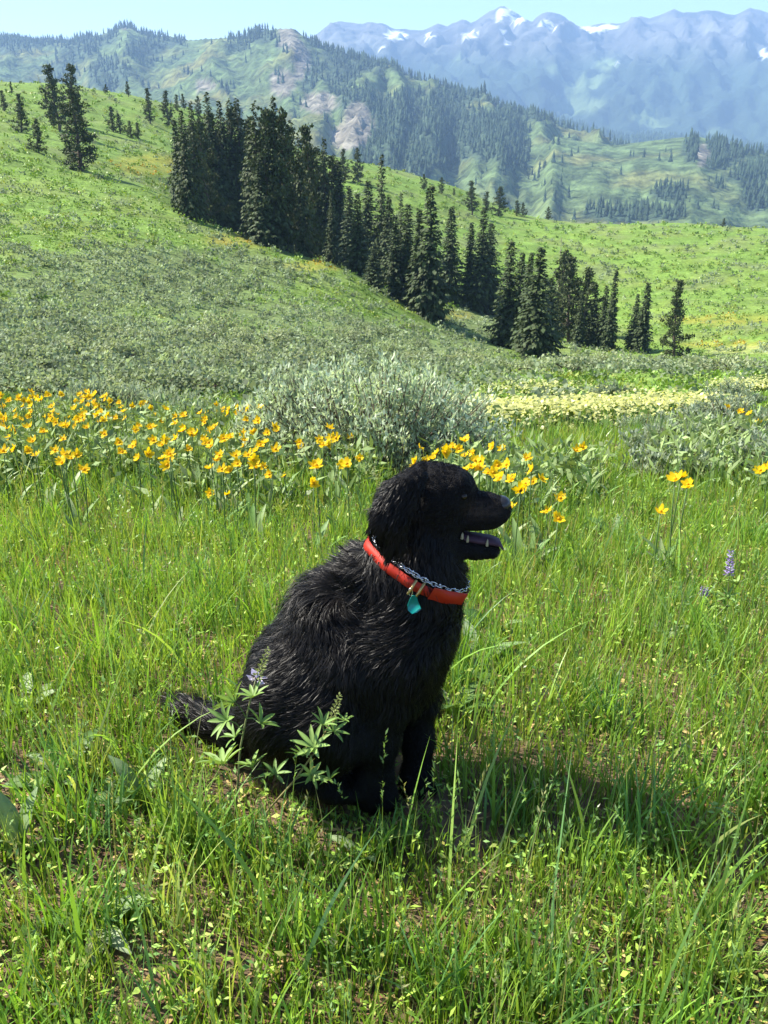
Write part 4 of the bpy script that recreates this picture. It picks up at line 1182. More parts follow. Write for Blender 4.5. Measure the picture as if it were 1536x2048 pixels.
for px, py in DRIFT:
    yellow_plant(px + _fg.normal(0, 2), py + _fg.normal(0, 2), 'yellow sunflower-like bloom scattered in the drift between meadow grass and sagebrush', 'yellow flowers scattered in the drift', _fg, int(_fg.choice([1, 2, 3], p=[.4, .4, .2])))
for k in range(46):
    px = _fg.uniform(-20, 215) if k < 36 else _fg.uniform(400, 500)
    py = 783 + _fg.random() ** 1.2 * 62 + (0 if px > 60 else 14) if k < 36 else _fg.uniform(806, 826)
    yellow_plant(px, py, 'small yellow bloom in the densest far corner of the flower drift' if k < 36 else 'small yellow bloom between the low grey sage row and the big sagebrush', 'yellow flowers in the far corner' if k < 36 else 'yellow flowers between sagebrush', _fg, int(_fg.choice([1, 2, 3])), nleaf=2)

number_labels(_blooms['yellow flowers behind the dog head'], 'yellow bloom crowding just behind the dog head, %s counting from the left')
number_labels(_blooms['yellow flowers scattered in the drift'], 'yellow bloom scattered in the open flower drift, %s counting from its left end')
number_labels(_blooms['yellow flowers in the far corner'], 'small yellow bloom in the densest far corner of the drift, %s from the left edge')
number_labels(_blooms['yellow flowers between sagebrush'], 'small yellow bloom between low sage row and big sagebrush, %s from the left')

# leafy plants near the dog ----------------------------------------------------------------
BIG = [leaf_geo(.17 + .02 * (i % 3), .052 + .012 * (i % 2), 1.0 - .2 * (i % 4), .5 + .3 * (i % 3), 50 + i, [(.17, .24, .11), (.08, .15, .035), (.22, .28, .15), (.10, .17, .05)][i % 4], wave=.1).mesh('leaf', LEAFM, True) for i in range(8)]
def leafy_plant(px, py, n, s, label, seed):
    g = np.random.default_rng(seed); p = hit_ground(px, py)
    root = bpy.data.objects.new('leafy_plant', None); COL.objects.link(root); root.location = p; root.empty_display_size = .05
    tag(root, label, 'plant', 'broad-leaved plants in the grass')
    for k in range(n):
        o = link('leaf', BIG[int(g.integers(0, 8))], root); o.rotation_euler = (g.normal(0, .15), g.normal(0, .15), k * 2.4 + g.normal(0, .4)); q = s * g.uniform(.7, 1.1); o.scale = (q, q, q)
for a in [(285, 1610, 7, .75, 'plant with big pale broad leaves left of the lupines', 1), (125, 1560, 5, .7, 'plant with two upright pale leaves near the picture edge', 2), (40, 1700, 5, .75, 'pale broad leaf standing at the picture edge low in the grass', 3),
          (945, 1340, 8, .85, 'upright leafy plant right beside the dog chest', 4), (905, 1430, 6, .7, 'lower leafy plant against the dog foreleg', 5), (1320, 1280, 4, .6, 'round pale leaves in the grass below the purple lupine', 6),
          (990, 1270, 6, .8, 'broad leaves below the dog collar end in sunlit grass', 7), (730, 1720, 5, .6, 'grey green leaf rosette in front of the dog paws', 8), (200, 1850, 6, .6, 'coarse toothed leaf plant low in the foreground', 9),
          (1060, 1130, 7, .9, 'leafy plant in the shade beneath the dog chin', 10), (1230, 1080, 5, .8, 'leafy tuft in open grass beyond the dog nose', 11), (60, 1420, 5, .6, 'dark leaved plant at the left edge of the grass', 12)]:
    leafy_plant(*a)

# lupines ----------------------------------------------------------------------------
def palmate(n, ln, seed, col):
    g = np.random.default_rng(seed); G = Geo()
    for k in range(n):
        a = k * 6.283 / n + g.normal(0, .08)
        lg = leaf_geo(ln * g.uniform(.85, 1.1), ln * .21, .5 + g.normal(0, .12), .35, seed * 10 + k, np.array(col) * g.uniform(.85, 1.15), fold=.55, seg=4)
        V = lg.V[0]; c, s = math.cos(a), math.sin(a)
        V = np.stack([V[:, 0] * c - V[:, 1] * s, V[:, 0] * s + V[:, 1] * c, V[:, 2]], 1)
        G.add(V, quads=lg.Q[0]); G.C[-1] = lg.C[0]
    return G
PALM = [palmate(8, .040, 60, (.17, .27, .065)).mesh('leaf', LEAFM, True), palmate(9, .044, 61, (.19, .29, .075)).mesh('leaf', LEAFM, True), palmate(7, .036, 62, (.15, .25, .06)).mesh('leaf', LEAFM, True)]
BLOSSOM = attr_mat('lupine_blossom', .6, .2, translucent=.25)

def lupine(name, path, spike, leaves, label, seed, purple=.0, stemcol=(.20, .22, .09), sr=.0026):
    """path: stem points in the world from ground up; spike: (start fraction ignored) last two points carry the blossom spike"""
    g = np.random.default_rng(seed)
    P = np.array(path); base = P[0].copy(); P = P - base
    root = bpy.data.objects.new(name, None); COL.objects.link(root); root.location = base; root.empty_display_size = .05
    tag(root, label, 'lupine', None)
    n = len(P)
    tt = np.linspace(0, n - 1, n * 4); Pf = np.stack([np.interp(tt, np.arange(n), P[:, k]) for k in range(3)], 1)
    V, Q = tube(Pf, np.linspace(sr, sr * .6, len(Pf)), 5); G = Geo(); G.add(V, quads=Q, col=stemcol); link('stem', G.mesh('stem', STEMM, True), root)
    S0, S1 = np.array(spike[0]) - base, np.array(spike[1]) - base
    m = 46; f = np.linspace(0, 1, m); a = np.arange(m) * 2.4
    r = .0085 * (1 - f * .8) + .002
    ax = (S1 - S0) / np.linalg.norm(S1 - S0); u = np.cross(ax, [0, 1, 0]); u /= np.linalg.norm(u); v = np.cross(ax, u)
    out = np.cos(a)[:, None] * u + np.sin(a)[:, None] * v
    C = S0 + f[:, None] * (S1 - S0) + out * r[:, None] * .35
    col = np.where((f < purple)[:, None], np.array([[.30, .22, .50]]), np.array([[.26, .30, .11]])) * g.uniform(.75, 1.3, (m, 1))
    lite = (f < purple) & (g.random(m) < (.35 if purple > .3 else .9)); col[lite] = np.array([.58, .52, .74])
    L = np.where(f < purple, .017, .010) * (1 - .45 * f)
    G = Geo()
    V, T, K = sprays(C, out + ax * .8, ax + out * -.3 + g.normal(0, .4, (m, 3)), L, L * .7, col, bend=.3); G.add(V, tris=T); G.C[-1] = K
    V, T, K = sprays(C, out + ax * .5, np.cross(out, ax) + g.normal(0, .2, (m, 3)), L * .9, L * .6, col * .9, bend=.1); G.add(V, tris=T); G.C[-1] = K
    link('flower_spike', G.mesh('flower_spike', BLOSSOM), root)
    pet = Geo()
    for (lp, frac, k, s) in leaves:
        lp = np.array(lp) - base
        i = frac * (n - 1); at0 = np.array([np.interp(i, np.arange(n), P[:, q]) for q in range(3)])
        V, Q = tube([at0, (at0 + lp) / 2 + np.array([0, 0, .006]), lp], [.0012, .0011, .001], 4, cap=False); pet.add(V, quads=Q, col=(.12, .19, .06))
        o = link('leaf', PALM[k % 3], root); o.location = lp; o.scale = (s, s, s)
        d = lp - at0; o.rotation_euler = (g.normal(0, .35) + .35, g.normal(0, .35), g.random() * 6.28)
    if pet.n: link('petioles', pet.mesh('petioles', STEMM, True), root)

def lup_pts(pts, y0, y1):
    n = len(pts)
    return [at(px, py, y0 + (y1 - y0) * i / max(1, n - 1)) for i, (px, py) in enumerate(pts)]
_b = hit_ground(468, 1650)
lupine('lupine', [_b] + lup_pts([(474, 1590), (480, 1500), (496, 1420), (511, 1362)], 1.425, 1.36), (at(511, 1362, 1.36), at(537, 1297, 1.355)),
       [(at(507, 1395, 1.33), .85, 0, .9), (at(470, 1405, 1.37), .7, 1, 1.0), (at(455, 1440, 1.34), .62, 0, 1.05), (at(520, 1447, 1.33), .7, 2, 1.15), (at(448, 1530, 1.33), .35, 1, 1.25), (at(505, 1535, 1.36), .4, 0, 1.0), (at(550, 1548, 1.38), .3, 2, 1.0), (at(470, 1475, 1.38), .6, 2, .9)],
       'lupine with pale buds and one lilac blossom before the dog haunch', 1, purple=.12)
_b = hit_ground(500, 1664)
lupine('lupine', [_b] + lup_pts([(545, 1610), (590, 1560), (632, 1500), (660, 1447)], 1.43, 1.36), (at(660, 1447, 1.36), at(680, 1389, 1.355)),
       [(at(645, 1450, 1.33), .9, 0, .85), (at(628, 1495, 1.33), .75, 1, 1.0), (at(605, 1512, 1.34), .7, 2, .95), (at(668, 1462, 1.34), .85, 2, .8), (at(622, 1550, 1.36), .5, 0, .9), (at(660, 1560, 1.37), .45, 2, .9), (at(690, 1442, 1.34), .95, 2, .6)],
       'leaning lupine with greenish bud spike crossing in front of the dog', 2, purple=.0, stemcol=(.24, .21, .09))
_b = hit_ground(1455, 1235)
lupine('lupine', [_b] + lup_pts([(1456, 1200), (1458, 1150)], _b[1], _b[1] - .02), (at(1458, 1152, _b[1] - .02), at(1462, 1096, _b[1] - .02)),
       [(at(1440, 1165, _b[1] - .05), .6, 0, 1.1), (at(1475, 1170, _b[1] - .03), .5, 1, 1.1), (at(1455, 1195, _b[1] - .06), .3, 2, 1.2), (at(1430, 1195, _b[1]), .3, 2, 1.0)],
       'purple lupine spike standing alone in the open grass', 3, purple=.9)
_b = hit_ground(1405, 1240)
lupine('lupine', [_b] + lup_pts([(1406, 1215), (1408, 1192)], _b[1], _b[1]), (at(1408, 1192, _b[1]), at(1410, 1170, _b[1])), [(at(1195, 1260, _b[1] - .1) * 0 + at(1420, 1215, _b[1] - .03), .5, 0, .9)], 'small faded lupine tip below the purple lupine', 4, purple=.7)
# ------------------------------------------------------------------ the dog: one continuous body, grown from a distance field laid out on its skeleton
DY0 = 1.58
PXM = 963.0
def dp(px, py, dy=0.0):
    return at(px, py, DY0 + dy)

BODY = []      # (A, B, rA, rB, lateral scale, blend)
def limb(pts, sy=1.0, k=.035):
    for a, b in zip(pts[:-1], pts[1:]):
        BODY.append((dp(*a[:3]), dp(*b[:3]), a[3] / PXM, b[3] / PXM, sy, k))
# trunk
limb([(806, 1215, 0, 88), (790, 1275, 0, 94), (718, 1290, 0, 110), (632, 1358, 0, 107), (580, 1405, 0, 98)], 1.18, .05)
limb([(852, 1075, 0, 62), (828, 1135, 0, 80), (812, 1215, 0, 92)], 1.02, .05)
limb([(828, 1250, 0, 60), (800, 1340, 0, 60), (745, 1378, 0, 70)], 1.2, .05)
limb([(728, 1140, 0, 28), (655, 1215, 0, 38), (572, 1320, 0, 50)], 1.3, .06)
# near and far haunch
for s in (-1, 1):
    limb([(590, 1405, s * .075, 88), (655, 1440, s * .105, 66), (700, 1475, s * .12, 44)], 1.0, .05)
    limb([(700, 1475, s * .12, 40), (620, 1535, s * .12, 32)] if s < 0 else [(700, 1440, s * .12, 40), (630, 1480, s * .12, 32)], 1.0, .03)
limb([(600, 1545, -.115, 30), (662, 1572, -.115, 26), (700, 1580, -.115, 24)], 1.2, .03)
# forelegs
limb([(795, 1300, -.075, 66), (772, 1400, -.09, 46), (758, 1480, -.09, 35), (750, 1550, -.09, 30), (750, 1588, -.095, 31), (770, 1598, -.10, 25)], 1.0, .035)
limb([(832, 1300, .055, 52), (836, 1400, .05, 36), (836, 1480, .03, 29), (834, 1555, -.01, 27), (834, 1584, -.035, 29), (852, 1592, -.04, 24)], 1.0, .035)
# tail along the ground
limb([(540, 1440, 0, 50), (490, 1462, .03, 33), (440, 1450, .11, 29), (385, 1425, .20, 24), (345, 1402, .265, 13)], 1.0, .03)
# head
limb([(820, 1012, 0, 62), (868, 994, 0, 63), (906, 982, 0, 44)], .95, .025)
limb([(846, 1050, 0, 60), (876, 1038, 0, 45)], .95, .025)
limb([(918, 1020, 0, 38), (952, 1021, 0, 36), (978, 1021, 0, 32), (994, 1021, 0, 27)], .84, .012)
limb([(940, 1036, -.018, 22), (984, 1037, -.014, 19)], .8, .012)
limb([(940, 1036, .018, 22), (984, 1037, .014, 19)], .8, .012)
for s in (-1, 1):
    limb([(918, 972, s * .026, 18), (930, 980, s * .030, 12)], 1.0, .014)       # brow
HEADEND = len(BODY)
# lower jaw: its own small blend so that the mouth stays open
limb([(868, 1078, 0, 32), (905, 1088, 0, 24), (950, 1097, 0, 19), (983, 1100, 0, 16)], 1.3, .008)
# throat ruff
limb([(862, 1106, 0, 44), (856, 1150, 0, 50)], 1.0, .035)
# ears
for s in (-1, 1):
    limb([(838, 955, s * .060, 18), (808, 985, s * .088, 29), (780, 1036, s * .106, 35), (790, 1084, s * .102, 20)], .42, .005)

def sdf(P):
    P = np.asarray(P, float)
    d = None
    for A, B, ra, rb, sy, k in BODY:
        sc = np.array([1, 1 / sy, 1])
        a = A; ab = (B - A) * sc
        ap = (P - a) * sc
        h = np.clip((ap @ ab) / (ab @ ab), 0, 1)
        q = np.sqrt((ap[:, 0] - h * ab[0]) ** 2 + (ap[:, 1] - h * ab[1]) ** 2 + (ap[:, 2] - h * ab[2]) ** 2) - (ra + (rb - ra) * h)
        if d is None:
            d = q
        else:
            hh = np.clip(.5 + .5 * (d - q) / k, 0, 1)
            d = d * (1 - hh) + q * hh - k * hh * (1 - hh)
    return d

def sdf_normal(P, e=.003):
    g = np.stack([sdf(P + np.eye(3)[i] * e) - sdf(P - np.eye(3)[i] * e) for i in range(3)], 1)
    return g / (np.linalg.norm(g, axis=1, keepdims=True) + 1e-9)

def surface_nets(lo, hi, s):
    n = [int((h - l) / s) + 1 for l, h in zip(lo, hi)]
    ax = [l + np.arange(m) * s for l, m in zip(lo, n)]
    P = np.stack(np.meshgrid(*ax, indexing='ij'), -1).reshape(-1, 3)
    F = np.concatenate([sdf(P[i:i + 400000]) for i in range(0, len(P), 400000)]).reshape(n)
    c = [m - 1 for m in n]
    S = np.zeros((*c, 3)); K = np.zeros(c)
    corners = [(i, j, k) for i in (0, 1) for j in (0, 1) for k in (0, 1)]
    sub = lambda o: F[o[0]:o[0] + c[0], o[1]:o[1] + c[1], o[2]:o[2] + c[2]]
    for a in corners:
        for ax_i in range(3):
            if a[ax_i] == 0:
                b = list(a); b[ax_i] = 1
                fa, fb = sub(a), sub(b)
                m = (fa < 0) != (fb < 0)
                t = np.where(m, fa / np.where(m, fa - fb, 1), 0)
                for q in range(3):
                    S[..., q] += np.where(m, a[q] + (t if q == ax_i else 0), 0)
                K += m
    act = K > 0
    idx = -np.ones(c, int); idx[act] = np.arange(act.sum())
    cell = np.argwhere(act)
    V = np.array(lo) + (cell + S[act] / K[act][:, None]) * s
    Q = []
    for d in range(3):
        u, w = (d + 1) % 3, (d + 2) % 3
        sl0 = [slice(1, c[0]), slice(1, c[1]), slice(1, c[2])]; sl0[d] = slice(0, c[d])
        A = F[tuple(sl0)]
        sl1 = list(sl0); sl1[d] = slice(1, c[d] + 1)
        B = F[tuple(sl1)]
        m = (A < 0) != (B < 0)
        pos = np.argwhere(m) + np.array([0 if q == d else 1 for q in range(3)])
        flip = A[m] >= 0
        eu, ew = np.eye(3, dtype=int)[u], np.eye(3, dtype=int)[w]
        g = lambda p: idx[p[:, 0], p[:, 1], p[:, 2]]
        q = np.stack([g(pos - eu - ew), g(pos - ew), g(pos), g(pos - eu)], 1)
        q[flip] = q[flip][:, ::-1]
        Q.append(q)
    return V, np.concatenate(Q)

_pts = np.array([b[0] for b in BODY] + [b[1] for b in BODY])
_dv, _dq = surface_nets(_pts.min(0) - .13, _pts.max(0) + .13, .0078)
# pull the vertices onto the surface
for _ in range(2):
    _dv = _dv - sdf_normal(_dv) * sdf(_dv)[:, None]

def dog_coat(name, base, rough):
    m, nt, N, L = node_mat(name)
    out = N.new('ShaderNodeOutputMaterial'); p = N.new('ShaderNodeBsdfPrincipled')
    p.inputs['Roughness'].default_value = rough; p.inputs['Specular IOR Level'].default_value = .17
    tc = N.new('ShaderNodeTexCoord'); tx = N.new('ShaderNodeTexNoise'); tx.inputs['Scale'].default_value = 14; tx.inputs['Detail'].default_value = 3
    L.new(tc.outputs['Object'], tx.inputs['Vector'])
    cr = N.new('ShaderNodeValToRGB'); e = cr.color_ramp.elements
    e[0].position = .35; e[0].color = (base * .8, base * .78, base * .8, 1); e[1].position = .7; e[1].color = (base * 1.7, base * 1.35, base * 1.2, 1)
    L.new(tx.outputs['Fac'], cr.inputs[0]); L.new(cr.outputs[0], p.inputs['Base Color']); L.new(p.outputs[0], out.inputs['Surface'])
    return m
COAT = attr_mat('black_coat_skin', .7, .14, noise=(40, .4), bump=(420, .9, .004))
FUR = dog_coat('black_fur', .005, .42)
dog_base = np.array([DOG_X, 1.56, float(ground_z(DOG_X, 1.56))])
dog = bpy.data.objects.new('dog', None); COL.objects.link(dog); dog.location = dog_base; dog.empty_display_size = .2
tag(dog, 'long-haired black dog sitting in the grass, mouth open, facing right', 'dog')

def dpart(name, V, tris=None, quads=None, mat=None, parent=None, smooth=True, col=None):
    """a part given in world coordinates, stored relative to the dog's base"""
    me = np_mesh(name, np.asarray(V) - dog_base, tris, quads, col, smooth, [mat])
    return link(name, me, parent or dog)
_bx, _by = project(_dv[:, 0], _dv[:, 1], _dv[:, 2])
_mz = blobs(_bx, _by, [(965, 1020, 50, 30)])[:, None]
body = dpart('body', _dv, quads=_dq, mat=COAT, col=np.array([[.006, .0055, .006]]) * (1 - _mz) + np.array([[.030, .022, .017]]) * _mz)

# fur -------------------------------------------------------------------------------
def grow_fur():
    g = np.random.default_rng(31)
    tri = np.concatenate([_dq[:, :3], _dq[:, [0, 2, 3]]])
    a, b, c = _dv[tri[:, 0]], _dv[tri[:, 1]], _dv[tri[:, 2]]
    area = np.linalg.norm(np.cross(b - a, c - a), axis=1)
    n = 155000
    cx_, cy_ = project(*((a + b + c) / 3).T)
    area = area * np.where((cx_ > 735) & (cy_ < 1120), 2.4, 1.0)
    k = g.choice(len(tri), n, p=area / area.sum())
    u, v = g.random(n), g.random(n); fl = u + v > 1; u[fl], v[fl] = 1 - u[fl], 1 - v[fl]
    P = a[k] + (b - a)[k] * u[:, None] + (c - a)[k] * v[:, None]
    N = sdf_normal(P)
    px, py = project(P[:, 0], P[:, 1], P[:, 2])
    # hair length by region
    def bl(lst):
        return blobs(px, py, lst)
    ln = np.full(n, .034)
    ln = np.where((px < 560) & (py > 1370), .046, ln)                     # tail and breeches
    ln = np.where((py > 1420) & (px > 705), .012, ln)                     # forelegs
    ln = np.where((py > 1565) & (px > 560), .009, ln)
    headm = ((px > 735) & (py < 1062) & (py < 1062 + (px - 800) * .25))
    ear = blobs(px, py, [(795, 1025, 62, 85)]) * (N[:, 1] < .3)
    ln = np.where(headm, .013, ln)
    ln = np.where((px > 865) & (py < 1075), .009, ln)
    ln = np.where((px > 925) & (py < 1130), .0045, ln)
    ln = np.where((ear > .3) & (px < 850), .022, ln)
    ln = np.where((px > 860) & (py > 1108) & (py < 1200), .036, ln)        # ruff
    ln = np.where((px < 735) & (py > 1075) & (py < 1200), .056, ln)        # withers
    ln = np.where((px > 900) & (py > 1040) & (py < 1122), .004, ln)
    keep = np.ones(n, bool)
    mouth = (px > 893) & (py > 1046) & (py < 1096) & (N[:, 2] * np.where(py > 1070, 1, -1) > .2)
    keep &= ~mouth
    P, N, px, py, ln = P[keep], N[keep], px[keep], py[keep], ln[keep]; n = len(P)
    # which way the coat lies
    F = np.tile(np.array([-.55, 0, -.85]), (n, 1))
    head = (py < 1070) & (px > 800)
    F[head] = np.array([-.95, 0, -.25])
    F[(px > 740) & (px < 850) & (py < 1110)] = np.array([-.25, 0, -1.0])
    F[(px > 840) & (py > 1090) & (py < 1330)] = np.array([-.05, 0, -1.0])
    F[(px > 700) & (py > 1380)] = np.array([-.2, 0, -1.0])
    F[(px < 500) & (py > 1370)] = np.array([-.75, .65, .1])
    wav = np.stack([fbm(P[:, 0] * 8, P[:, 2] * 8 + 4, 2), fbm(P[:, 0] * 8 + 7, P[:, 2] * 8, 2), fbm(P[:, 0] * 7 + 3, P[:, 2] * 7 + 6, 2)], 1)
    F = F + wav * 1.7
    T = F - N * (F * N).sum(1, keepdims=True); T /= np.linalg.norm(T, axis=1, keepdims=True) + 1e-9
    lift = np.clip(.17 + .13 * g.normal(0, 1, n), .03, .8)
    lift = lift + np.where((px < 735) & (py > 1075) & (py < 1230) & (N[:, 2] > .2), .25, 0)
    # locks: strands lean towards the tip of their lock
    nl = 15000
    lock = g.choice(n, nl, replace=False)
    cellsz = .011
    order = {}
    key = np.floor(P / cellsz).astype(int)
    lk = np.floor(P[lock] / cellsz).astype(int)
    for i, kk in enumerate(map(tuple, lk)): order.setdefault(kk, []).append(lock[i])
    mate = np.array([order.get(tuple(q), [-1])[0] for q in key])
    has = mate >= 0
    L = ln * g.uniform(.6, 1.2, n) * np.where(g.random(n) < .07, 1.45, 1.0)
    L = np.where(has, L * (.8 + .45 * ((mate * 7919) % 100) / 100.0), L)
    tipdir = T + N * lift[:, None] + np.array([0, 0, -.12])
    tip = P + tipdir / np.linalg.norm(tipdir, axis=1, keepdims=True) * L[:, None]
    cl = np.where(has, .5, 0)[:, None]
    mt = tip[np.where(has, mate, 0)]
    tip = tip * (1 - cl) + mt * cl
    mid = P * .45 + tip * .55 + N * (L * .16)[:, None] + g.normal(0, 1, (n, 3)) * (L * .05)[:, None]
    # never below the skin
    side = np.cross(T, N); side /= np.linalg.norm(side, axis=1, keepdims=True) + 1e-9
    side = side + N * g.normal(0, .45, n)[:, None]
    w = np.clip(L * .030, .0005, .00095)[:, None] * g.uniform(.7, 1.3, (n, 1)) * .5
    root = P - N * .002
    V = np.stack([root - side * w, root + side * w, mid - side * w * .9, mid + side * w * .9, tip], 1).reshape(-1, 3)
    bs = np.arange(n)[:, None] * 5
    fur = dpart('fur', V, tris=bs + np.array([[2, 3, 4]]), quads=bs + np.array([[0, 1, 3, 2]]), mat=FUR, smooth=True)
    fur['kind'] = 'stuff'
grow_fur()

# face ---------------------------------------------------------------------------------
def ball(center, r, seg=12, rings=8, rot=None):
    th = np.linspace(0, math.pi, rings + 1); ph = np.arange(seg) * 2 * math.pi / seg
    V = np.stack([np.sin(th)[:, None] * np.cos(ph), np.sin(th)[:, None] * np.sin(ph), np.cos(th)[:, None] + 0 * ph], -1) * np.array(r)
    if rot is not None: V = V @ np.array(rot).T
    V = V.reshape(-1, 3) + center
    i = np.arange(rings)[:, None] * seg + np.arange(seg); j = np.arange(rings)[:, None] * seg + (np.arange(seg) + 1) % seg
    return V, np.stack([i, i + seg, j + seg, j], -1).reshape(-1, 4)
NOSEM = plain_mat('wet_black_nose', (.012, .011, .012), .28, .6, noise=(160, .5))
V, Q = ball(dp(1003, 1008), (.0185, .0205, .0165), 18, 12)
# nostrils pressed into the front
c = dp(1003, 1007)
for s in (-1, 1):
    nc = c + np.array([.012, s * .010, -.002])
    d = np.linalg.norm((V - nc) * np.array([1, 1, 1.2]), axis=1)
    V = V - np.array([1.0, 0, 0]) * (np.clip(1 - d / .0065, 0, 1) * .006)[:, None]
dpart('nose', V, quads=Q, mat=NOSEM)
EYEM = plain_mat('dark_brown_eye', (.012, .007, .004), .2, .4)
for s in (-1, 1):
    e = dp(924, 990, s * .036)
    nn = sdf_normal(e[None])[0]
    for _ in range(4): e = e - nn * float(sdf(e[None])[0]) * .8
    V, Q = ball(e - nn * .0042, .0072, 14, 10)
    dpart('eye', V, quads=Q, mat=EYEM)
TONGUE = plain_mat('dark_purple_tongue', (.05, .026, .045), .6, .25, noise=(60, .25))
path = [dp(888, 1066), dp(922, 1072), dp(952, 1076), (dp(982, 1080)), dp(999, 1085), dp(1006, 1097)]
V, Q = [], []
tv = []
for i, (p, hw, th) in enumerate(zip(path, (.014, .017, .018, .018, .016, .008), (.008, .010, .010, .009, .007, .004))):
    for q in range(12):
        a = q * 6.283 / 12
        tv.append(p + np.array([0, math.cos(a) * hw, math.sin(a) * th - (.0025 * math.exp(-(math.cos(a) * 4) ** 2) if math.sin(a) > 0 else 0)]))
tq = [[i * 12 + q, i * 12 + (q + 1) % 12, (i + 1) * 12 + (q + 1) % 12, (i + 1) * 12 + q] for i in range(5) for q in range(12)]
tt_ = [[60 + q, 60 + (q + 1) % 12, 72] for q in range(12)]
tv.append(path[-1] + np.array([.002, 0, 0]))
dpart('tongue', tv, tris=tt_, quads=tq, mat=TONGUE)
TOOTH = plain_mat('ivory_tooth', (.30, .26, .15), .35, .5, noise=(80, .2))
for px, py, dy, h, r in ((904, 1066, -.030, .007, .0036), (913, 1068, -.0305, .008, .0036), (924, 1073, -.030, .008, .0034), (935, 1079, -.028, .009, .003), (974, 1087, -.019, .009, .003), (905, 1058, -.036, -.007, .0034), (945, 1054, -.024, -.006, .003)):
    b = dp(px, py, dy)
    V, Q = tube([b - np.array([0, 0, h * .6]), b, b + np.array([.0008, .001, h * .6]), b + np.array([.001, .0015, h])], [r, r * .95, r * .6, r * .12], 7)
    dpart('tooth', V, quads=Q, mat=TOOTH)

# collar ---------------------------------------------------------------------------------
def neck_ring(back, front, near, dyn, off, n=72):
    A0, A1 = dp(*back), dp(*front); C0 = (A0 + A1) / 2; A = (A1 - A0) / 2
    Bv = dp(near[0], near[1], dyn) - C0
    ph = np.arange(n) * 2 * math.pi / n
    D = np.cos(ph)[:, None] * A + np.sin(ph)[:, None] * Bv
    D /= np.linalg.norm(D, axis=1, keepdims=True)
    t = np.full(n, .03)
    for step in range(220):
        s = sdf(C0 + D * t[:, None])
        t = np.where(s < off, t + .001, t)
    t = np.stack([np.roll(t, k) for k in (-3, -2, -1, 0, 1, 2, 3)]).mean(0)
    ax = np.cross(A, Bv); ax /= np.linalg.norm(ax)
    if ax[2] < 0: ax = -ax
    return C0 + D * t[:, None], D, ax, ph
def web_mat(name, col, scale=900):
    m, nt, N, L = node_mat(name)
    out = N.new('ShaderNodeOutputMaterial'); p = N.new('ShaderNodeBsdfPrincipled')
    p.inputs['Roughness'].default_value = .55; p.inputs['Base Color'].default_value = (*col, 1); p.inputs['Specular IOR Level'].default_value = .35
    tc = N.new('ShaderNodeTexCoord'); w = N.new('ShaderNodeTexWave'); w.inputs['Scale'].default_value = scale; w.inputs['Distortion'].default_value = 1
    L.new(tc.outputs['Object'], w.inputs['Vector'])
    b = N.new('ShaderNodeBump'); b.inputs['Strength'].default_value = .4; b.inputs['Distance'].default_value = .0008
    L.new(w.outputs['Fac'], b.inputs['Height']); L.new(b.outputs[0], p.inputs['Normal']); L.new(p.outputs[0], out.inputs['Surface'])
    return m
RED = web_mat('orange_red_webbing', (.42, .020, .005), 160)
Rg, Dg, Ax, Ph = neck_ring((735, 1084), (908, 1172), (824, 1172), -.115, .0075)
hw = .0098
n = len(Rg)
ripple = (np.sin(Ph * 9) * .0016)[:, None]
prof = [(-1, 0), (1, 0), (1, .0035), (-1, .0035)]
V = np.stack([Rg + Ax * (hw * s) + Dg * (o + ripple) for s, o in prof], 1).reshape(-1, 3)
i = np.arange(n); j = (i + 1) % n
Q = np.concatenate([np.stack([i * 4 + k, j * 4 + k, j * 4 + (k + 1) % 4, i * 4 + (k + 1) % 4], 1) for k in range(4)])
collar = dpart('collar', V, quads=Q, mat=RED, smooth=False)
# loose strap end at the chest
e0, e1, e2 = dp(862, 1186, -.112), dp(896, 1193, -.10), dp(929, 1198, -.085)
V = []
for e in (e0, e1, e2):
    for dz, dd in ((-.0125, 0), (.0125, 0), (.0125, -.003), (-.0125, -.003)):
        V.append(e + Ax * dz + np.array([0, dd, 0]))
Q = [[a * 4 + k, a * 4 + (k + 1) % 4, a * 4 + 4 + (k + 1) % 4, a * 4 + 4 + k] for a in range(2) for k in range(4)] + [[0, 1, 2, 3], [8, 9, 10, 11]]
dpart('strap_end', V, quads=Q, mat=RED, parent=collar, smooth=False)
BRASS = plain_mat('brass_fitting', (.45, .33, .14), .35, .5, metallic=1.0, noise=(40, .2))
STEEL = plain_mat('chain_steel', (.62, .63, .65), .22, .5, metallic=1.0)
for px, py, dy in ((824, 1174, -.128), (840, 1180, -.126)):
    b = dp(px, py, dy)
    V, Q = tube([b - Ax * .016, b - Ax * .005 + np.array([0, -.003, 0]), b + Ax * .016], [.0028, .003, .0028], 7)
    dpart('buckle', V, quads=Q, mat=BRASS, parent=collar)
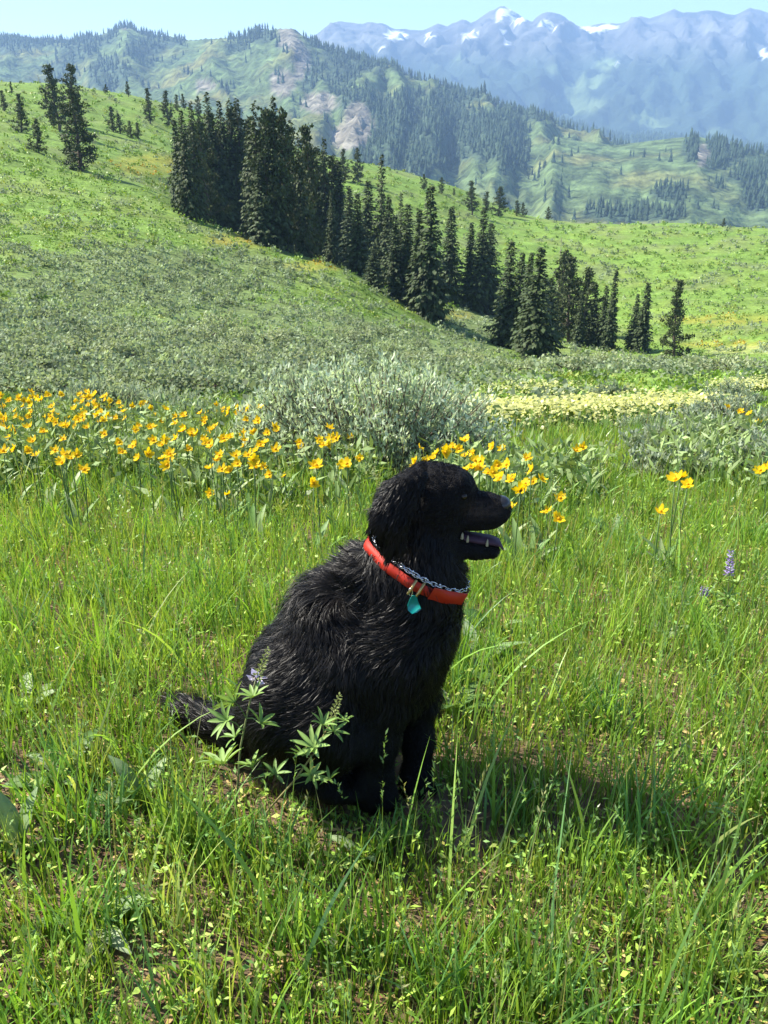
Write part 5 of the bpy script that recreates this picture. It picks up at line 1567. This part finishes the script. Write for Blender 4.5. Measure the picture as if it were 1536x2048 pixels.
# tag
TEAL = plain_mat('teal_enamel_tag', (.0, .22, .19), .4, .5, noise=(60, .15))
tc_ = dp(828, 1209, -.132)
out2 = [(-.006, .020), (.004, .021), (.008, .008), (.0165, -.008), (.008, -.017), (-.003, -.021), (-.012, -.014), (-.0145, -.004), (-.010, .012)]
rt = math.radians(-4)
out2 = [(x * .85, y * .85) for x, y in out2]
o2 = [(x * math.cos(rt) - y * math.sin(rt), x * math.sin(rt) + y * math.cos(rt)) for x, y in out2]
m_ = len(o2)
V = [tc_ + np.array([x, dd + y * .18, y]) for dd in (-.001, .001) for x, y in o2]
me_q = [[k, (k + 1) % m_, m_ + (k + 1) % m_, m_ + k] for k in range(m_)]
tris = [[0, k, k + 1] for k in range(1, m_ - 1)] + [[m_, m_ + k + 1, m_ + k] for k in range(1, m_ - 1)]
tg = dpart('tag', V, tris=tris, quads=me_q, mat=TEAL, parent=collar, smooth=False)
ra_ = np.arange(15) * 2 * math.pi / 14
V, Q = tube([dp(821, 1184, -.132) + np.array([math.cos(a) * .0035, 0, math.sin(a) * .008]) for a in ra_], np.full(15, .0009), 5, cap=False)
dpart('tag_ring', V, quads=Q, mat=STEEL, parent=collar)
# chain worn above the strap
Rc, Dc, Axc, Phc = neck_ring((744, 1068), (900, 1148), (824, 1150), -.112, .009, n=60)
G = Geo()
for k in range(60):
    p = Rc[k]; nx = Rc[(k + 1) % 60]; d = (nx - p); d /= np.linalg.norm(d)
    o = Dc[k] if k % 2 else Axc
    o = o - d * (o @ d); o /= np.linalg.norm(o)
    lp = [p + d * math.cos(a) * .0085 + o * math.sin(a) * .0042 + Dc[k] * .004 for a in np.arange(9) * 2 * math.pi / 8]
    V, Q = tube(lp, np.full(9, .0011), 5, cap=False); G.add(V, quads=Q)
    if k % 3 == 0:
        V, Q = ball(p + Dc[k] * .005 + Axc * .004, .0026, 8, 6); G.add(V, quads=Q)
me = G.mesh('chain_collar', STEEL, True)
me.transform(Matrix.Translation(Vector(-dog_base)))
ch = link('chain_collar', me, dog); ch['kind'] = 'stuff'
